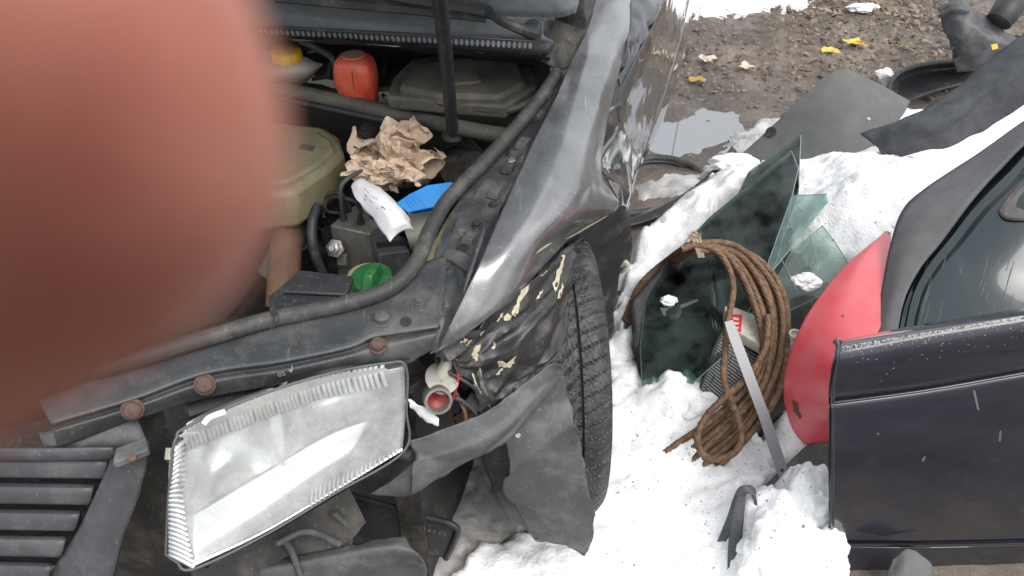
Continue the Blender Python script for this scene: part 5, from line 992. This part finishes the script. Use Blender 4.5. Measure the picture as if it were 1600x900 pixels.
def skinned(name, verts, edges, radii, mat, root, parent=None):
    org = verts[root]; me = bpy.data.meshes.new(name); me.from_pydata([tuple(v - org) for v in verts], edges, []); o = bpy.data.objects.new(name, me); COL.objects.link(o); o.location = org; ORG[o] = org
    sk = o.modifiers.new('skin', 'SKIN'); sk.use_smooth_shade = True
    for i, r in enumerate(radii): me.skin_vertices[0].data[i].radius = (r, r)
    me.skin_vertices[0].data[root].use_root = True; me.materials.append(mat)
    s = o.modifiers.new('s', 'SUBSURF'); s.levels = s.render_levels = 3
    return o
V, E, Q = [], [], []
def add(p, r, prev=None):
    V.append(p); Q.append(r); i = len(V) - 1
    if prev is not None: E.append((prev, i))
    return i
wr = add(CS(-.10, -.17, -.09), .027); fa = add(CS(-.13, -.30, -.13), .036, wr); fa2 = add(CS(-.16, -.42, -.17), .041, fa)
pm = add(CS(-.100, -.115, -.075), .030, wr); pk = add(CS(-.098, -.075, -.062), .026, pm)
k1 = add(CS(-.090, -.040, -.040), .0125, pk); i1 = add(CS(-.074, -.026, -.004), .0108, k1); i2 = add(CS(-.047, -.0085, .0240), .0125, i1); i3 = add(CS(-.0246, .0074, .0290), .0153, i2); i4 = add(CS(-.0106, .0154, .0295), .0152, i3); FT = i4
for q in range(3):
    kx = add(CS(-.108 - .004 * q, -.066 - .019 * q, -.045 - .004 * q), .0115, pk if q == 0 else pm); a = add(CS(-.098, -.074 - .021 * q, -.008), .0098, kx); a2 = add(CS(-.070, -.076 - .021 * q, .008), .0088, a); add(CS(-.046 + .006 * abs(q - 1), -.074 - .021 * q, -.002), .0076, a2)
t1 = add(CS(-.070, -.105, -.085), .017, pm); t2 = add(CS(-.045, -.075, -.085), .0118, t1); t3 = add(CS(-.028, -.045, -.075), .0105, t2); add(CS(-.020, -.024, -.070), .0088, t3)
hand = skinned('hand', V, E, Q, m_skin, 0)
tag(hand, 'hand with one blurred finger covering the left of the view', 'hand')
tube('sleeve', [CS(-.122, -.265, -.118), CS(-.14, -.34, -.142), CS(-.17, -.46, -.185)], [.040, .048, .056], m_sleeve, None, seg=20).parent = None
sl = bpy.data.objects['sleeve']; w_ = sl.location.copy(); sl.parent = hand; sl.location = w_ - hand.location
m_phone = M('phone_back', (.02, .02, .022), rough=.3)
def rrect(x0, x1, y0, y1, r, z):
    out = []
    for cx, cy, a0 in ((x1 - r, y1 - r, 0), (x0 + r, y1 - r, 90), (x0 + r, y0 + r, 180), (x1 - r, y0 + r, 270)):
        out += [CS(cx + r * math.cos(R(a0 + k * 15)), cy + r * math.sin(R(a0 + k * 15)), z) for k in range(7)]
    return out
ph = extrude('phone', rrect(-.030, .115, -.056, .016, .010, -.003), -FW * .008, m_phone, None, bevel=.001)  # unseen slab added behind the camera to keep light off the finger
tag(ph, 'slim dark phone, unseen behind the view, added to shade the finger', 'phone')
extrude('phone_screen', rrect(-.024, .109, -.053, .013, .004, -.0112), -FW * .0004, m_bpl, ph)
lathe('lens_ring', CS(0, 0, -.003), FW, [(.0045, 0), (.007, 0), (.007, .0012), (.0045, .0012)], m_steel, ph)
